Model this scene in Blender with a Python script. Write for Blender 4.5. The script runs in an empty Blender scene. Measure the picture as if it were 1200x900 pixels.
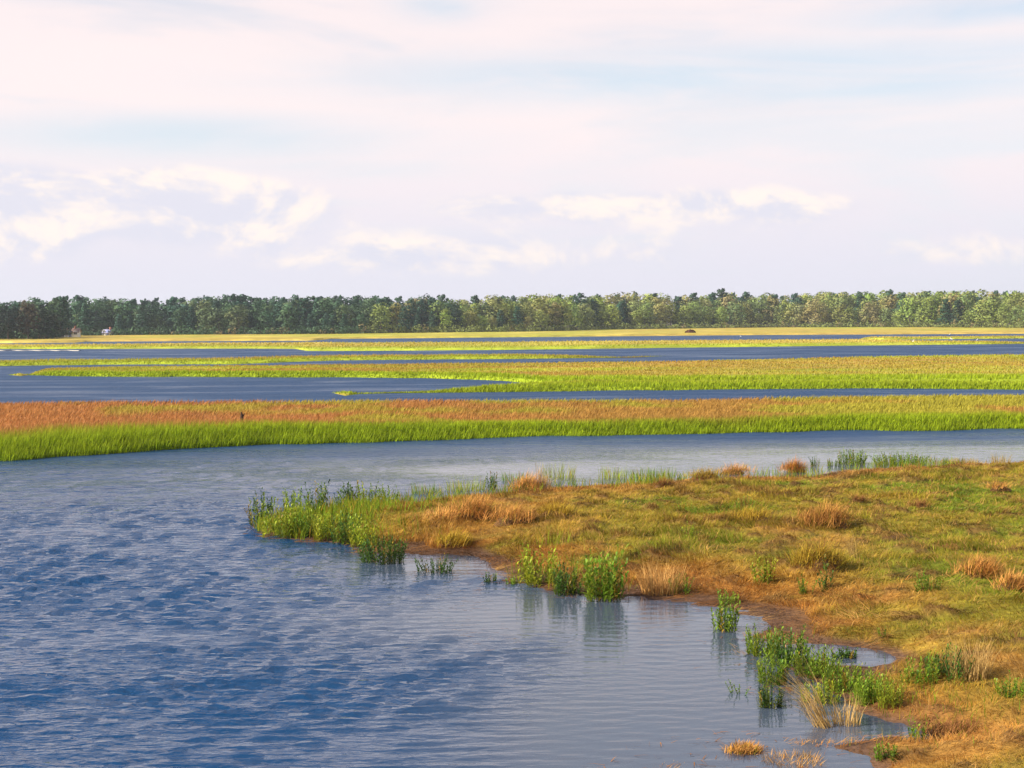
import bpy, bmesh, math, random
import numpy as np
from mathutils import Vector, Matrix

random.seed(7)
RNG = np.random.default_rng(11)
sc = bpy.context.scene
COL = sc.collection
R = math.radians

# ------------------------------------------------------------------ camera
EYE = 5.5                       # standing on a low road bridge over the creek
FPX = 1600.0                    # focal length in pixels of the 1200 x 900 photograph
cam_d = bpy.data.cameras.new('camera')
cam = bpy.data.objects.new('camera', cam_d)
COL.objects.link(cam)
cam_d.sensor_width = 36.0
cam_d.lens = FPX / 1200.0 * 36.0
cam_d.clip_start = 0.1
cam_d.clip_end = 12000
PITCH = math.atan(76.0 / FPX)
ROLL = 8.0 / 1200.0
F_ = np.array([0, math.cos(PITCH), -math.sin(PITCH)])
U0 = np.array([0, math.sin(PITCH), math.cos(PITCH)])
R0 = np.array([1.0, 0, 0])
R_ = R0 * math.cos(ROLL) - U0 * math.sin(ROLL)
U_ = U0 * math.cos(ROLL) + R0 * math.sin(ROLL)
cam.matrix_world = Matrix(((R_[0], U_[0], -F_[0], 0), (R_[1], U_[1], -F_[1], 0),
                           (R_[2], U_[2], -F_[2], EYE), (0, 0, 0, 1)))
sc.camera = cam

# ------------------------------------------------------------------ exposure, sun
sc.view_settings.view_transform = 'Standard'
sc.view_settings.look = 'None'
sc.view_settings.exposure = 0.8
sc.view_settings.gamma = 1.0
sc.cycles.max_bounces = 6
sc.cycles.transparent_max_bounces = 6
SUN_AZ, SUN_EL = R(-108), R(33)           # from the left and a little behind the camera
sdir = Vector((math.sin(SUN_AZ) * math.cos(SUN_EL), math.cos(SUN_AZ) * math.cos(SUN_EL), math.sin(SUN_EL)))
sun_d = bpy.data.lights.new('sun', 'SUN')
sun_d.energy = 5.0
sun_d.angle = R(0.5)
sun_d.color = (1.0, 0.91, 0.77)
sun = bpy.data.objects.new('sun', sun_d)
sun.rotation_euler = (-sdir).to_track_quat('-Z', 'Y').to_euler()
COL.objects.link(sun)


# ------------------------------------------------------------------ node helper
class NT:
    def __init__(s, nt):
        s.nt = nt

    def n(s, typ, ins=None, **kw):
        nd = s.nt.nodes.new(typ)
        for k, v in kw.items():
            setattr(nd, k, v)
        for k, v in (ins or {}).items():
            sock = nd.inputs[k]
            if isinstance(v, bpy.types.NodeSocket):
                s.nt.links.new(v, sock)
            else:
                sock.default_value = v
        return nd

    def m(s, op, a, b=None, c=None, clamp=False):
        nd = s.nt.nodes.new('ShaderNodeMath')
        nd.operation = op
        nd.use_clamp = clamp
        for i, v in enumerate((a, b, c)):
            if v is None:
                continue
            if isinstance(v, bpy.types.NodeSocket):
                s.nt.links.new(v, nd.inputs[i])
            else:
                nd.inputs[i].default_value = v
        return nd.outputs[0]

    def mix(s, f, a, b, typ='MIX'):
        nd = s.nt.nodes.new('ShaderNodeMix')
        nd.data_type = 'RGBA'
        nd.blend_type = typ
        for i, v in ((0, f), (6, a), (7, b)):
            if isinstance(v, bpy.types.NodeSocket):
                s.nt.links.new(v, nd.inputs[i])
            else:
                nd.inputs[i].default_value = v if i == 0 or len(v) == 4 else (*v, 1)
        return nd.outputs[2]

    def ramp(s, v, lo, hi, a=0.0, b=1.0):
        nd = s.n('ShaderNodeMapRange', {0: v, 1: lo, 2: hi, 3: a, 4: b}, interpolation_type='SMOOTHSTEP')
        return nd.outputs[0]

    def noise(s, vec, scale, detail=3.0, rough=0.5, dist=0.0):
        nd = s.n('ShaderNodeTexNoise', {'Vector': vec, 'Scale': scale, 'Detail': detail, 'Roughness': rough, 'Distortion': dist})
        return nd.outputs[0]

    def link(s, a, b):
        s.nt.links.new(a, b)


# ------------------------------------------------------------------ world: Nishita sky with cloud layers
world = bpy.data.worlds.new('World')
sc.world = world
world.use_nodes = True
W = NT(world.node_tree)
bg = world.node_tree.nodes['Background']
sky = W.n('ShaderNodeTexSky', sky_type='NISHITA', sun_disc=False)
sky.sun_elevation = SUN_EL
sky.sun_rotation = SUN_AZ
sky.air_density = 1.0
sky.dust_density = 1.6
tc = W.n('ShaderNodeTexCoord')
sep = W.n('ShaderNodeSeparateXYZ', {0: tc.outputs['Generated']})
dx, dy, dz = sep.outputs
el = W.m('ARCSINE', dz)                                    # elevation, radians
az = W.m('ARCTAN2', dx, dy)                                # azimuth, radians, 0 = straight ahead


def blob(a0, e0, ra, re):
    a = W.m('DIVIDE', W.m('SUBTRACT', az, a0), ra)
    e = W.m('DIVIDE', W.m('SUBTRACT', el, e0), re)
    q = W.m('ADD', W.m('MULTIPLY', a, a), W.m('MULTIPLY', e, e))
    return W.m('EXPONENT', W.m('MULTIPLY', q, -1.0))


def streaks(sx, sz, scale, off=0.0, detail=4.0, rough=0.55, dist=0.3):
    v = W.n('ShaderNodeCombineXYZ', {0: W.m('ADD', W.m('MULTIPLY', dx, sx), off), 1: W.m('MULTIPLY', dy, sx), 2: W.m('MULTIPLY', dz, sz)}).outputs[0]
    return W.noise(v, scale, detail, rough, dist)


up = W.m('MAXIMUM', dz, 0.0)
# high veil: optically thick near the horizon, opening to blue overhead
path = W.m('POWER', W.m('DIVIDE', 1.0, W.m('ADD', up, 0.10)), 2.2)
veil_n = streaks(1.0, 5.0, 2.2, 3.1, 5.0, 0.6, 0.6)
veil = W.m('SUBTRACT', 1.0, W.m('EXPONENT', W.m('MULTIPLY', path, W.m('MULTIPLY', W.ramp(veil_n, 0.25, 0.75, 0.35, 1.15), -0.21))))
gap_w = streaks(1.0, 7.0, 3.0, 9.0, 5.0, 0.6, 0.8)
gaps = W.m('MAXIMUM', blob(0.17, 0.172, 0.28, 0.020), W.m('MULTIPLY', blob(0.36, 0.205, 0.12, 0.010), 1.0))
gaps = W.m('MAXIMUM', gaps, W.m('MULTIPLY', blob(-0.045, 0.222, 0.035, 0.012), 0.8))
gaps = W.m('MAXIMUM', gaps, W.m('MULTIPLY', blob(-0.22, 0.130, 0.16, 0.016), 0.8))
gaps = W.m('MAXIMUM', gaps, W.m('MULTIPLY', blob(-0.12, 0.110, 0.08, 0.008), 0.5))
gaps = W.m('MAXIMUM', gaps, W.m('MULTIPLY', blob(0.25, 0.165, 0.16, 0.024), 0.8))
gaps = W.m('MAXIMUM', gaps, W.m('MULTIPLY', W.ramp(veil_n, 0.56, 0.40), 0.35))
gaps = W.m('MULTIPLY', gaps, W.ramp(gap_w, 0.30, 0.62, 0.25, 1.0))
veil = W.m('MULTIPLY', veil, W.m('SUBTRACT', 1.0, W.m('MULTIPLY', gaps, 0.36)))
K = 5.6                                                    # cloud radiance in the sky texture's units
def kc(r, g, b):
    return (r * K, g * K, b * K, 1)
hor = W.ramp(el, 0.02, 0.17)
veil_c = W.mix(hor, kc(0.86, 0.845, 0.945), kc(1.09, 0.945, 0.935))
veil_c = W.mix(W.m('MULTIPLY', gaps, 0.9), veil_c, kc(0.82, 0.94, 1.03))
col = W.mix(veil, sky.outputs[0], veil_c)
# cumulus bank low on the horizon
cu_a = streaks(1.0, 1.6, 9.0, 2.7, 6.0, 0.58, 0.35)
v2 = W.n('ShaderNodeCombineXYZ', {0: W.m('ADD', dx, 2.7 - 0.007), 1: W.m('ADD', dy, -0.002), 2: W.m('MULTIPLY', W.m('ADD', dz, 0.012), 1.6)}).outputs[0]
cu_b = W.noise(v2, 9.0, 6.0, 0.58, 0.35)
band = W.m('MULTIPLY', W.ramp(el, 0.012, 0.045), W.ramp(el, 0.075, 0.125, 1.0, 0.0))
boost = W.m('MAXIMUM', blob(-0.345, 0.085, 0.07, 0.034), blob(-0.23, 0.086, 0.09, 0.030))
boost = W.m('MAXIMUM', boost, W.m('MULTIPLY', blob(0.07, 0.083, 0.15, 0.014), 0.5))
boost = W.m('MAXIMUM', boost, W.m('MULTIPLY', blob(-0.05, 0.045, 0.10, 0.020), 0.45))
boost = W.m('MAXIMUM', boost, W.m('MULTIPLY', blob(0.32, 0.045, 0.09, 0.016), 0.3))
dens = W.m('ADD', cu_a, W.m('ADD', W.m('MULTIPLY', boost, 0.66), W.m('MULTIPLY', W.m('SUBTRACT', band, 1.2), 0.35)))
cu = W.ramp(dens, 0.45, 0.70)
lit = W.ramp(W.m('SUBTRACT', cu_a, cu_b), -0.05, 0.09)
cu_c = W.mix(lit, kc(0.82, 0.82, 0.93), kc(1.14, 1.01, 0.92))
col = W.mix(W.m('MULTIPLY', cu, 0.85), col, cu_c)
W.link(col, bg.inputs[0])
bg.inputs[1].default_value = 0.1


# ------------------------------------------------------------------ geometry helpers
def at(px, py, z=0.0):
    """point of the plane at height z that the photograph shows at pixel (px, py)"""
    d = F_ + R_ * (px - 600.0) / FPX - U_ * (py - 450.0) / FPX
    t = (z - EYE) / d[2]
    return np.array([d[0] * t, d[1] * t, z])


def hz(px):
    return 378.0 - 8.0 * px / 1200.0


def dist_of(p):
    return float(math.hypot(p[0], p[1]))


def hash2(ix, iy, seed):
    h = (ix.astype(np.int64) * 374761393 + iy.astype(np.int64) * 668265263 + seed * 1442695041) & 0x7fffffff
    h = ((h ^ (h >> 13)) * 1274126177) & 0x7fffffff
    h = h ^ (h >> 16)
    return (h & 0xffff) / 65535.0


def vnoise(x, y, seed=0):
    x = np.asarray(x, float); y = np.asarray(y, float)
    ix = np.floor(x); iy = np.floor(y)
    fx = x - ix; fy = y - iy
    fx = fx * fx * (3 - 2 * fx); fy = fy * fy * (3 - 2 * fy)
    a = hash2(ix, iy, seed); b = hash2(ix + 1, iy, seed)
    c = hash2(ix, iy + 1, seed); d = hash2(ix + 1, iy + 1, seed)
    return (a * (1 - fx) + b * fx) * (1 - fy) + (c * (1 - fx) + d * fx) * fy


def fbm(x, y, seed=0, octv=4, gain=0.5):
    s = 0.0; a = 1.0; t = 0.0
    x = np.asarray(x, float); y = np.asarray(y, float)
    for k in range(octv):
        s = s + a * vnoise(x * 2 ** k + 17.3 * k, y * 2 ** k - 9.1 * k, seed + k)
        t += a; a *= gain
    return s / t


def sstep(x, a, b):
    t = np.clip((x - a) / (b - a), 0, 1)
    return t * t * (3 - 2 * t)


def lerp(a, b, t):
    return a + (b - a) * t


def mesh_np(name, V, faces, mat, col=None, parent=None, smooth=False):
    """one mesh object from arrays: faces = list of (n, k) index arrays"""
    me = bpy.data.meshes.new(name)
    V = np.asarray(V, np.float32)
    me.vertices.add(len(V))
    me.vertices.foreach_set('co', V.ravel())
    loops = np.concatenate([f.ravel() for f in faces]).astype(np.int32)
    tot = np.concatenate([np.full(len(f), f.shape[1], np.int32) for f in faces])
    st = np.concatenate([[0], np.cumsum(tot)[:-1]]).astype(np.int32)
    me.loops.add(len(loops))
    me.loops.foreach_set('vertex_index', loops)
    me.polygons.add(len(tot))
    me.polygons.foreach_set('loop_start', st)
    me.polygons.foreach_set('loop_total', tot)
    if smooth:
        me.polygons.foreach_set('use_smooth', np.ones(len(tot), bool))
    me.update(calc_edges=True)
    if col is not None:
        a = me.attributes.new('Col', 'FLOAT_COLOR', 'POINT')
        c = np.ones((len(V), 4), np.float32)
        c[:, :3] = col
        a.data.foreach_set('color', c.ravel())
    me.materials.append(mat)
    o = bpy.data.objects.new(name, me)
    COL.objects.link(o)
    if parent is not None:
        o.parent = parent
    return o


def tag(o, label=None, cat=None, group=None, kind=None):
    if label: o['label'] = label
    if cat: o['category'] = cat
    if group: o['group'] = group
    if kind: o['kind'] = kind
    return o


def empty(name, loc, rz=0.0, sc_=1.0):
    o = bpy.data.objects.new(name, None)
    o.empty_display_size = 0.2
    o.location = loc
    o.rotation_euler = (0, 0, rz)
    o.scale = (sc_, sc_, sc_)
    COL.objects.link(o)
    return o


def blades(P, h, w, az_, lean, fa=None, droop=1.7, seg=2):
    """grass blades: roots P, length h, width w, lean azimuth and lean amount (0 upright, 1 flat). Returns verts, face list, verts per blade"""
    P = np.asarray(P, float)
    N = len(P)
    h = np.broadcast_to(h, N); w = np.broadcast_to(w, N)
    lean = np.broadcast_to(lean, N)
    if fa is None:
        fa = RNG.uniform(0, math.pi, N)
    side = np.stack([np.cos(fa), np.sin(fa), np.zeros(N)], 1) * (w * 0.5)[:, None]
    ld = np.stack([np.cos(az_), np.sin(az_), np.zeros(N)], 1)
    def pt(t):
        hor_ = h * lean * t ** droop
        ver = h * np.sqrt(np.clip(1 - lean ** 2, 0.01, 1)) * (t - 0.22 * lean * t * t * 1.2)
        return P + ld * hor_[:, None] + np.array([0, 0, 1.0]) * ver[:, None]
    if seg == 2:
        m = pt(0.55)
        V = np.stack([P - side, P + side, m - side * 0.75, m + side * 0.75, pt(1.0)], 1).reshape(-1, 3)
        b = np.arange(N)[:, None] * 5
        return V, [np.hstack([b, b + 1, b + 3, b + 2]), np.hstack([b + 2, b + 3, b + 4])], 5
    V = np.stack([P - side, P + side, pt(1.0)], 1).reshape(-1, 3)
    b = np.arange(N)[:, None] * 3
    return V, [np.hstack([b, b + 1, b + 2])], 3


def leaves(P, D, L, w, seg_droop=0.25):
    """lance shaped leaves: roots P, unit directions D, length L, width w (four triangles each, folded along the rib)"""
    N = len(P)
    up_ = np.array([0, 0, 1.0])
    s = np.cross(D, up_)
    s /= np.maximum(np.linalg.norm(s, axis=1), 1e-6)[:, None]
    L = np.broadcast_to(L, N)[:, None]; w = np.broadcast_to(w, N)[:, None]
    m = P + D * L * 0.5
    tip = P + D * L - up_ * L * seg_droop
    V = np.stack([P, m - s * w * 0.5 + up_ * w * 0.15, m, m + s * w * 0.5 + up_ * w * 0.15, tip], 1).reshape(-1, 3)
    b = np.arange(N)[:, None] * 5
    return V, [np.hstack([b, b + 2, b + 1]), np.hstack([b, b + 3, b + 2]), np.hstack([b + 1, b + 2, b + 4]), np.hstack([b + 2, b + 3, b + 4])], 5


def join(parts):
    """parts: list of (V, faces, col per vertex)"""
    Vs, Fs, Cs = [], [], []
    o = 0
    for V, F, C in parts:
        Vs.append(V); Cs.append(np.broadcast_to(C, (len(V), 3)))
        Fs += [f + o for f in F]
        o += len(V)
    return np.concatenate(Vs), Fs, np.concatenate(Cs)


def tube(pts, rad, n=6):
    """tapered tube through pts"""
    pts = np.asarray(pts, float)
    k = len(pts)
    rad = np.broadcast_to(rad, k)
    V = []
    for i in range(k):
        d = pts[min(i + 1, k - 1)] - pts[max(i - 1, 0)]
        d /= max(np.linalg.norm(d), 1e-9)
        a = np.cross(d, [0.3, 0.9, 0.1]); a /= max(np.linalg.norm(a), 1e-9)
        b = np.cross(d, a)
        for j in range(n):
            t = 2 * math.pi * j / n
            V.append(pts[i] + (a * math.cos(t) + b * math.sin(t)) * rad[i])
    F = []
    for i in range(k - 1):
        for j in range(n):
            F.append((i * n + j, i * n + (j + 1) % n, (i + 1) * n + (j + 1) % n, (i + 1) * n + j))
    return np.array(V), [np.array(F)]


# ------------------------------------------------------------------ materials
def new_mat(name):
    m = bpy.data.materials.new(name)
    m.use_nodes = True
    nt = m.node_tree
    nt.nodes.clear()
    out = nt.nodes.new('ShaderNodeOutputMaterial')
    return m, NT(nt), out


def plant_mat(name, trans=0.3, rough=0.7, spec=0.06, obj_col=False, var=0.25, vscale=2.5):
    m, T, out = new_mat(name)
    at_ = T.n('ShaderNodeAttribute', attribute_name='Col')
    c = at_.outputs['Color']
    if obj_col:
        oi = T.n('ShaderNodeObjectInfo')
        c = T.mix(1.0, c, oi.outputs['Color'], 'MULTIPLY')
    geo = T.n('ShaderNodeNewGeometry')
    nz = T.noise(geo.outputs['Position'], vscale, 3.0, 0.6)
    k = T.ramp(nz, 0.25, 0.75, 1 - var, 1 + var)
    c = T.mix(1.0, c, T.n('ShaderNodeCombineXYZ', {0: k, 1: k, 2: k}).outputs[0], 'MULTIPLY')
    p = T.n('ShaderNodeBsdfPrincipled', {'Base Color': c, 'Roughness': rough, 'Specular IOR Level': spec})
    tr = T.n('ShaderNodeBsdfTranslucent', {0: c})
    mx = T.n('ShaderNodeMixShader', {0: trans, 1: p.outputs[0], 2: tr.outputs[0]})
    T.link(mx.outputs[0], out.inputs[0])
    return m


M_GRASS = plant_mat('grass', 0.42)
M_HAY = plant_mat('hay', 0.25, 0.8, 0.05, var=0.35, vscale=3.0)
M_LEAF = plant_mat('leaf', 0.35, 0.5, 0.2)
M_CROWN = plant_mat('crown_leaf', 0.22, 0.6, 0.15, obj_col=True, var=0.16, vscale=0.25)


def ground_mat(name, fine=9.0, bump=0.9):
    m, T, out = new_mat(name)
    c = T.n('ShaderNodeAttribute', attribute_name='Col').outputs['Color']
    geo = T.n('ShaderNodeNewGeometry')
    n1 = T.noise(geo.outputs['Position'], fine, 5.0, 0.65)
    n2 = T.noise(geo.outputs['Position'], fine * 0.22, 3.0, 0.6)
    k = T.m('MULTIPLY', T.ramp(n1, 0.25, 0.75, 0.7, 1.3), T.ramp(n2, 0.25, 0.75, 0.75, 1.25))
    c = T.mix(1.0, c, T.n('ShaderNodeCombineXYZ', {0: k, 1: k, 2: k}).outputs[0], 'MULTIPLY')
    bp = T.n('ShaderNodeBump', {'Strength': bump, 'Distance': 0.06, 'Height': n1})
    p = T.n('ShaderNodeBsdfPrincipled', {'Base Color': c, 'Roughness': 0.85, 'Specular IOR Level': 0.15, 'Normal': bp.outputs[0]})
    T.link(p.outputs[0], out.inputs[0])
    return m


M_GROUND = ground_mat('marsh_soil')
M_FAR = ground_mat('far_marsh', 0.25, 0.2)


def plain_mat(name, col, rough=0.7, spec=0.3, var=0.15, scale=6.0):
    m, T, out = new_mat(name)
    geo = T.n('ShaderNodeTexCoord')
    nz = T.noise(geo.outputs['Object'], scale, 4.0, 0.6)
    k = T.ramp(nz, 0.25, 0.75, 1 - var, 1 + var)
    c = T.mix(1.0, (*col, 1), T.n('ShaderNodeCombineXYZ', {0: k, 1: k, 2: k}).outputs[0], 'MULTIPLY')
    p = T.n('ShaderNodeBsdfPrincipled', {'Base Color': c, 'Roughness': rough, 'Specular IOR Level': spec})
    T.link(p.outputs[0], out.inputs[0])
    return m


# ------------------------------------------------------------------ water
# slack water in the lee of the point and along the shores: pixel of the centre, radii in metres, strength
CALM = [(760, 550, 12.0, 4.6, 1.0), (1130, 533, 18.0, 4.6, 1.0), (520, 566, 7.0, 4.0, 0.45), (820, 770, 3.2, 6.0, 0.9), (660, 720, 4.0, 3.6, 0.75),
        (930, 850, 2.2, 3.6, 1.0), (980, 750, 2.6, 3.2, 1.0), (770, 860, 2.6, 4.5, 0.9), (530, 660, 3.0, 2.4, 0.75)]


def water_mat():
    m, T, out = new_mat('creek_water')
    geo = T.n('ShaderNodeNewGeometry')
    pos = geo.outputs['Position']
    sp = T.n('ShaderNodeSeparateXYZ', {0: pos})
    X, Y = sp.outputs[0], sp.outputs[1]

    def wblob(p, rx, ry):
        a = T.m('DIVIDE', T.m('SUBTRACT', X, p[0]), rx)
        b = T.m('DIVIDE', T.m('SUBTRACT', Y, p[1]), ry)
        return T.m('EXPONENT', T.m('MULTIPLY', T.m('ADD', T.m('MULTIPLY', a, a), T.m('MULTIPLY', b, b)), -1.0))
    # lee of the point: slack water hardly rippled
    calm = None
    for px, py, rx, ry, k in CALM:
        b_ = wblob(at(px, py), rx, ry)
        b_ = T.m('MULTIPLY', b_, k) if k != 1.0 else b_
        calm = b_ if calm is None else T.m('MAXIMUM', calm, b_)
    calm = T.m('MULTIPLY', calm, 1.5, clamp=True)
    stv = T.n('ShaderNodeMapping', {'Vector': pos, 'Scale': (0.09, 0.33, 1.0)}).outputs[0]
    st = T.noise(stv, 1.0, 5.0, 0.6, 0.6)
    amp = T.m('MULTIPLY', T.m('SUBTRACT', 1.0, T.m('MULTIPLY', calm, 0.90)), T.ramp(st, 0.3, 0.68, 0.5, 1.2))
    v1 = T.n('ShaderNodeMapping', {'Vector': pos, 'Scale': (0.85, 1.9, 1.0), 'Rotation': (0, 0, 0.12)}).outputs[0]
    v2_ = T.n('ShaderNodeMapping', {'Vector': pos, 'Scale': (1.7, 6.8, 1.0), 'Rotation': (0, 0, -0.2)}).outputs[0]
    v3 = T.n('ShaderNodeMapping', {'Vector': pos, 'Scale': (6.0, 13.0, 1.0)}).outputs[0]
    stf = T.noise(T.n('ShaderNodeMapping', {'Vector': pos, 'Scale': (0.05, 0.22, 1.0)}).outputs[0], 1.0, 5.0, 0.65, 0.4)
    farw = T.ramp(Y, 26.0, 58.0)      # beyond the modelled chop the relief is left to the material
    h = T.m('ADD', T.m('MULTIPLY', T.noise(v1, 1.0, 2.0, 0.5, 0.4), T.m('MULTIPLY', farw, 0.17)),
            T.m('ADD', T.m('MULTIPLY', T.noise(v2_, 1.0, 2.0, 0.5, 0.5), T.m('ADD', 0.060, T.m('MULTIPLY', farw, 0.09))), T.m('MULTIPLY', T.noise(v3, 1.0, 2.0, 0.5), 0.030)))
    h = T.m('MULTIPLY', h, amp)
    bp = T.n('ShaderNodeBump', {'Strength': 1.0, 'Distance': 1.0, 'Height': h})
    p = T.n('ShaderNodeBsdfPrincipled', {'Base Color': T.mix(T.m('MULTIPLY', calm, 0.85), (0.002, 0.035, 0.104, 1), (0.060, 0.074, 0.100, 1)), 'Roughness': T.m('ADD', 0.05, T.m('MULTIPLY', T.ramp(Y, 28.0, 85.0), T.m('MULTIPLY', T.ramp(stf, 0.35, 0.65, 0.28, 0.80), T.m('SUBTRACT', 1.0, calm)))), 'IOR': 1.5, 'Normal': bp.outputs[0]})  # calm base colour: turbid shallows, plus pale sky sheen painted in
    T.link(p.outputs[0], out.inputs[0])
    return m


M_WATER = water_mat()
# wind chop as real relief on the near reach; slack in the lee of the point and along the shores
wx = np.arange(-38.0, 38.01, 0.13)
wy = [8.0]
while wy[-1] < 84:
    wy.append(wy[-1] + 0.042 + 0.0036 * (wy[-1] - 8))
wy = np.array(wy)
WX, WY = np.meshgrid(wx, wy)
X_, Y_ = WX.ravel(), WY.ravel()
ca = np.zeros(len(X_))
for px, py, rx, ry, k in CALM:
    c_ = at(px, py)
    ca = np.maximum(ca, k * np.exp(-((X_ - c_[0]) / rx) ** 2 - ((Y_ - c_[1]) / ry) ** 2))
st = fbm(X_ * 0.09, Y_ * 0.30, 501, 4)
ca = np.clip(ca * 1.5, 0, 1)
amp = (1 - 0.90 * ca) * (0.5 + 0.65 * sstep(st, 0.3, 0.65))
edge = np.minimum(np.minimum(X_ + 38, 38 - X_), np.minimum(Y_ - 8, 84 - Y_))
amp = amp * sstep(edge, 0.0, 4.0)
Z_ = np.zeros(len(X_))
rs = np.random.default_rng(5)
qx = X_ + 0.35 * fbm(X_ * 0.5, Y_ * 0.5, 511, 2); qy = Y_ + 0.35 * fbm(X_ * 0.5, Y_ * 0.5, 521, 2)
for k in range(52):
    lam = 0.15 * (0.42 / 0.15) ** rs.random()
    th = rs.normal(1.55, 0.27)
    a_ = 0.0072 * (lam / 0.4) ** 1.0 * (1 - sstep(qy, 32 * lam / 0.4, 72 * lam / 0.4))
    ph = (math.cos(th) * qx + math.sin(th) * qy) * 2 * math.pi / lam + rs.uniform(0, 6.28)
    Z_ += a_ * np.sin(ph)
Z_ = Z_ * amp
i_ = np.arange(WX.size).reshape(WX.shape)
q = np.stack([i_[:-1, :-1], i_[:-1, 1:], i_[1:, 1:], i_[1:, :-1]], -1).reshape(-1, 4)
n0 = len(X_)
far = np.array([(-2600, -60, 0), (2600, -60, 0), (2600, 8, 0), (-2600, 8, 0), (-38, 8, 0), (38, 8, 0), (-38, 84.0, 0), (38, 84.0, 0), (-2600, 84.0, 0), (2600, 84.0, 0), (-2600, 3200, 0), (2600, 3200, 0)], float)
far[6:10, 1] = wy[-1]
Vw = np.concatenate([np.stack([X_, Y_, Z_], 1), far])
qf = np.array([(0, 1, 2, 3), (3, 4, 6, 8), (5, 2, 9, 7), (8, 9, 11, 10)]) + n0
tag(mesh_np('water', Vw, [q, qf], M_WATER, smooth=True), kind='structure')
# creek bed: the one ground sheet below water, marsh and woods, out to the horizon
bed = np.array([(-2900, -200, -1.6), (2900, -200, -1.6), (2900, 3400, -1.6), (-2900, 3400, -1.6)], float)
tag(mesh_np('ground', bed, [np.array([[0, 1, 2, 3]])], M_FAR, np.full((4, 3), (0.10, 0.09, 0.045))), kind='structure')

# ------------------------------------------------------------------ peninsula in front (height field + turf)
OUT = [at(px, py, z)[:2] for px, py, z in [
    (2300, 520, .35), (1450, 525, .35), (1200, 532, .35), (1100, 535, .35), (1000, 540, .35), (930, 547, .35), (860, 549, .35), (800, 551, .35),
    (720, 558, .3), (640, 562, .3), (560, 569, .3), (480, 578, .25), (420, 587, .2), (360, 596, .15), (310, 604, .1), (293, 612, .05),
    (303, 625, 0), (335, 632, 0), (380, 636, 0), (425, 648, 0), (470, 646, 0), (520, 650, 0), (575, 660, 0), (590, 680, 0), (645, 692, 0),
    (700, 699, 0), (755, 697, 0), (815, 706, 0), (860, 716, 0), (888, 724, 0), (900, 738, 0), (880, 765, 0), (885, 800, 0),
    (905, 832, 0), (935, 842, 0), (905, 862, 0), (870, 876, 0), (775, 893, 0), (700, 950, 0), (640, 1080, 0), (700, 1300, 0), (2300, 1300, 0)]]
OUT = np.array(OUT)


def sdf(x, y):
    """signed distance to the outline, positive on land"""
    A = OUT; B = np.roll(OUT, -1, 0)
    d = np.full(x.shape, 1e9); ins = np.zeros(x.shape, bool)
    for a, b in zip(A, B):
        e = b - a
        t = np.clip(((x - a[0]) * e[0] + (y - a[1]) * e[1]) / (e @ e), 0, 1)
        d = np.minimum(d, np.hypot(x - a[0] - t * e[0], y - a[1] - t * e[1]))
        c = ((a[1] > y) != (b[1] > y)) & (x < (b[0] - a[0]) * (y - a[1]) / (b[1] - a[1] + 1e-12) + a[0])
        ins ^= c
    return np.where(ins, d, -d)


def pblob(x, y, px, py, rx, ry):
    c = at(px, py, .2)
    k = dist_of(c) / FPX
    wy = 0.5 * abs(at(px, py - ry, .2)[1] - at(px, py + ry, .2)[1])
    return np.exp(-((x - c[0]) / (rx * k)) ** 2 - ((y - c[1]) / wy) ** 2)


def pen_wet(x, y):
    w = pblob(x, y, 990, 757, 95, 20)
    w = np.maximum(w, pblob(x, y, 930, 800, 60, 45))
    w = np.maximum(w, 1.0 * pblob(x, y, 1015, 838, 75, 18))
    w = np.maximum(w, 0.80 * pblob(x, y, 950, 880, 130, 26))
    w = np.maximum(w, 0.8 * pblob(x, y, 1080, 845, 60, 14))
    w = np.maximum(w, 0.55 * pblob(x, y, 1080, 765, 50, 12))
    return w


def pen_h(x, y):
    d = sdf(x, y) + (fbm(x * 0.9, y * 0.9, 3, 5) - 0.5) * 1.5
    n1 = fbm(x * 0.35, y * 0.35, 21, 3) - 0.5
    n2 = fbm(x * 2.1, y * 2.1, 31, 4) - 0.5
    land = sstep(d, -0.15, 1.8) * 0.10 + sstep(d, 1.0, 4.0) * 0.24
    h = np.where(d > 0, land, np.maximum(d * 0.35, -0.5))
    hum = sstep(fbm(x * 1.6, y * 1.8, 75, 4), 0.60, 0.74)      # trampled sods
    h = h + sstep(d, 0.3, 2.5) * (n1 * 0.16 + n2 * 0.15 + hum * 0.10)
    w = pen_wet(x, y)
    h = h * (1 - 0.85 * w) + w * (0.005 + 0.24 * (fbm(x * 1.3, y * 0.9, 41, 4) - 0.84))
    return h


OLIVE = np.array((0.262, 0.218, 0.021)); GREEN = np.array((0.18, 0.24, 0.015)); OCHRE = np.array((0.40, 0.265, 0.032))
RUST = np.array((0.42, 0.17, 0.035)); HAY = np.array((0.56, 0.32, 0.095)); DARK = np.array((0.085, 0.042, 0.016))


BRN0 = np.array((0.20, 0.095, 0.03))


def mixc(a, b, t):
    return a + (b - a) * np.asarray(t)[:, None]


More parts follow.
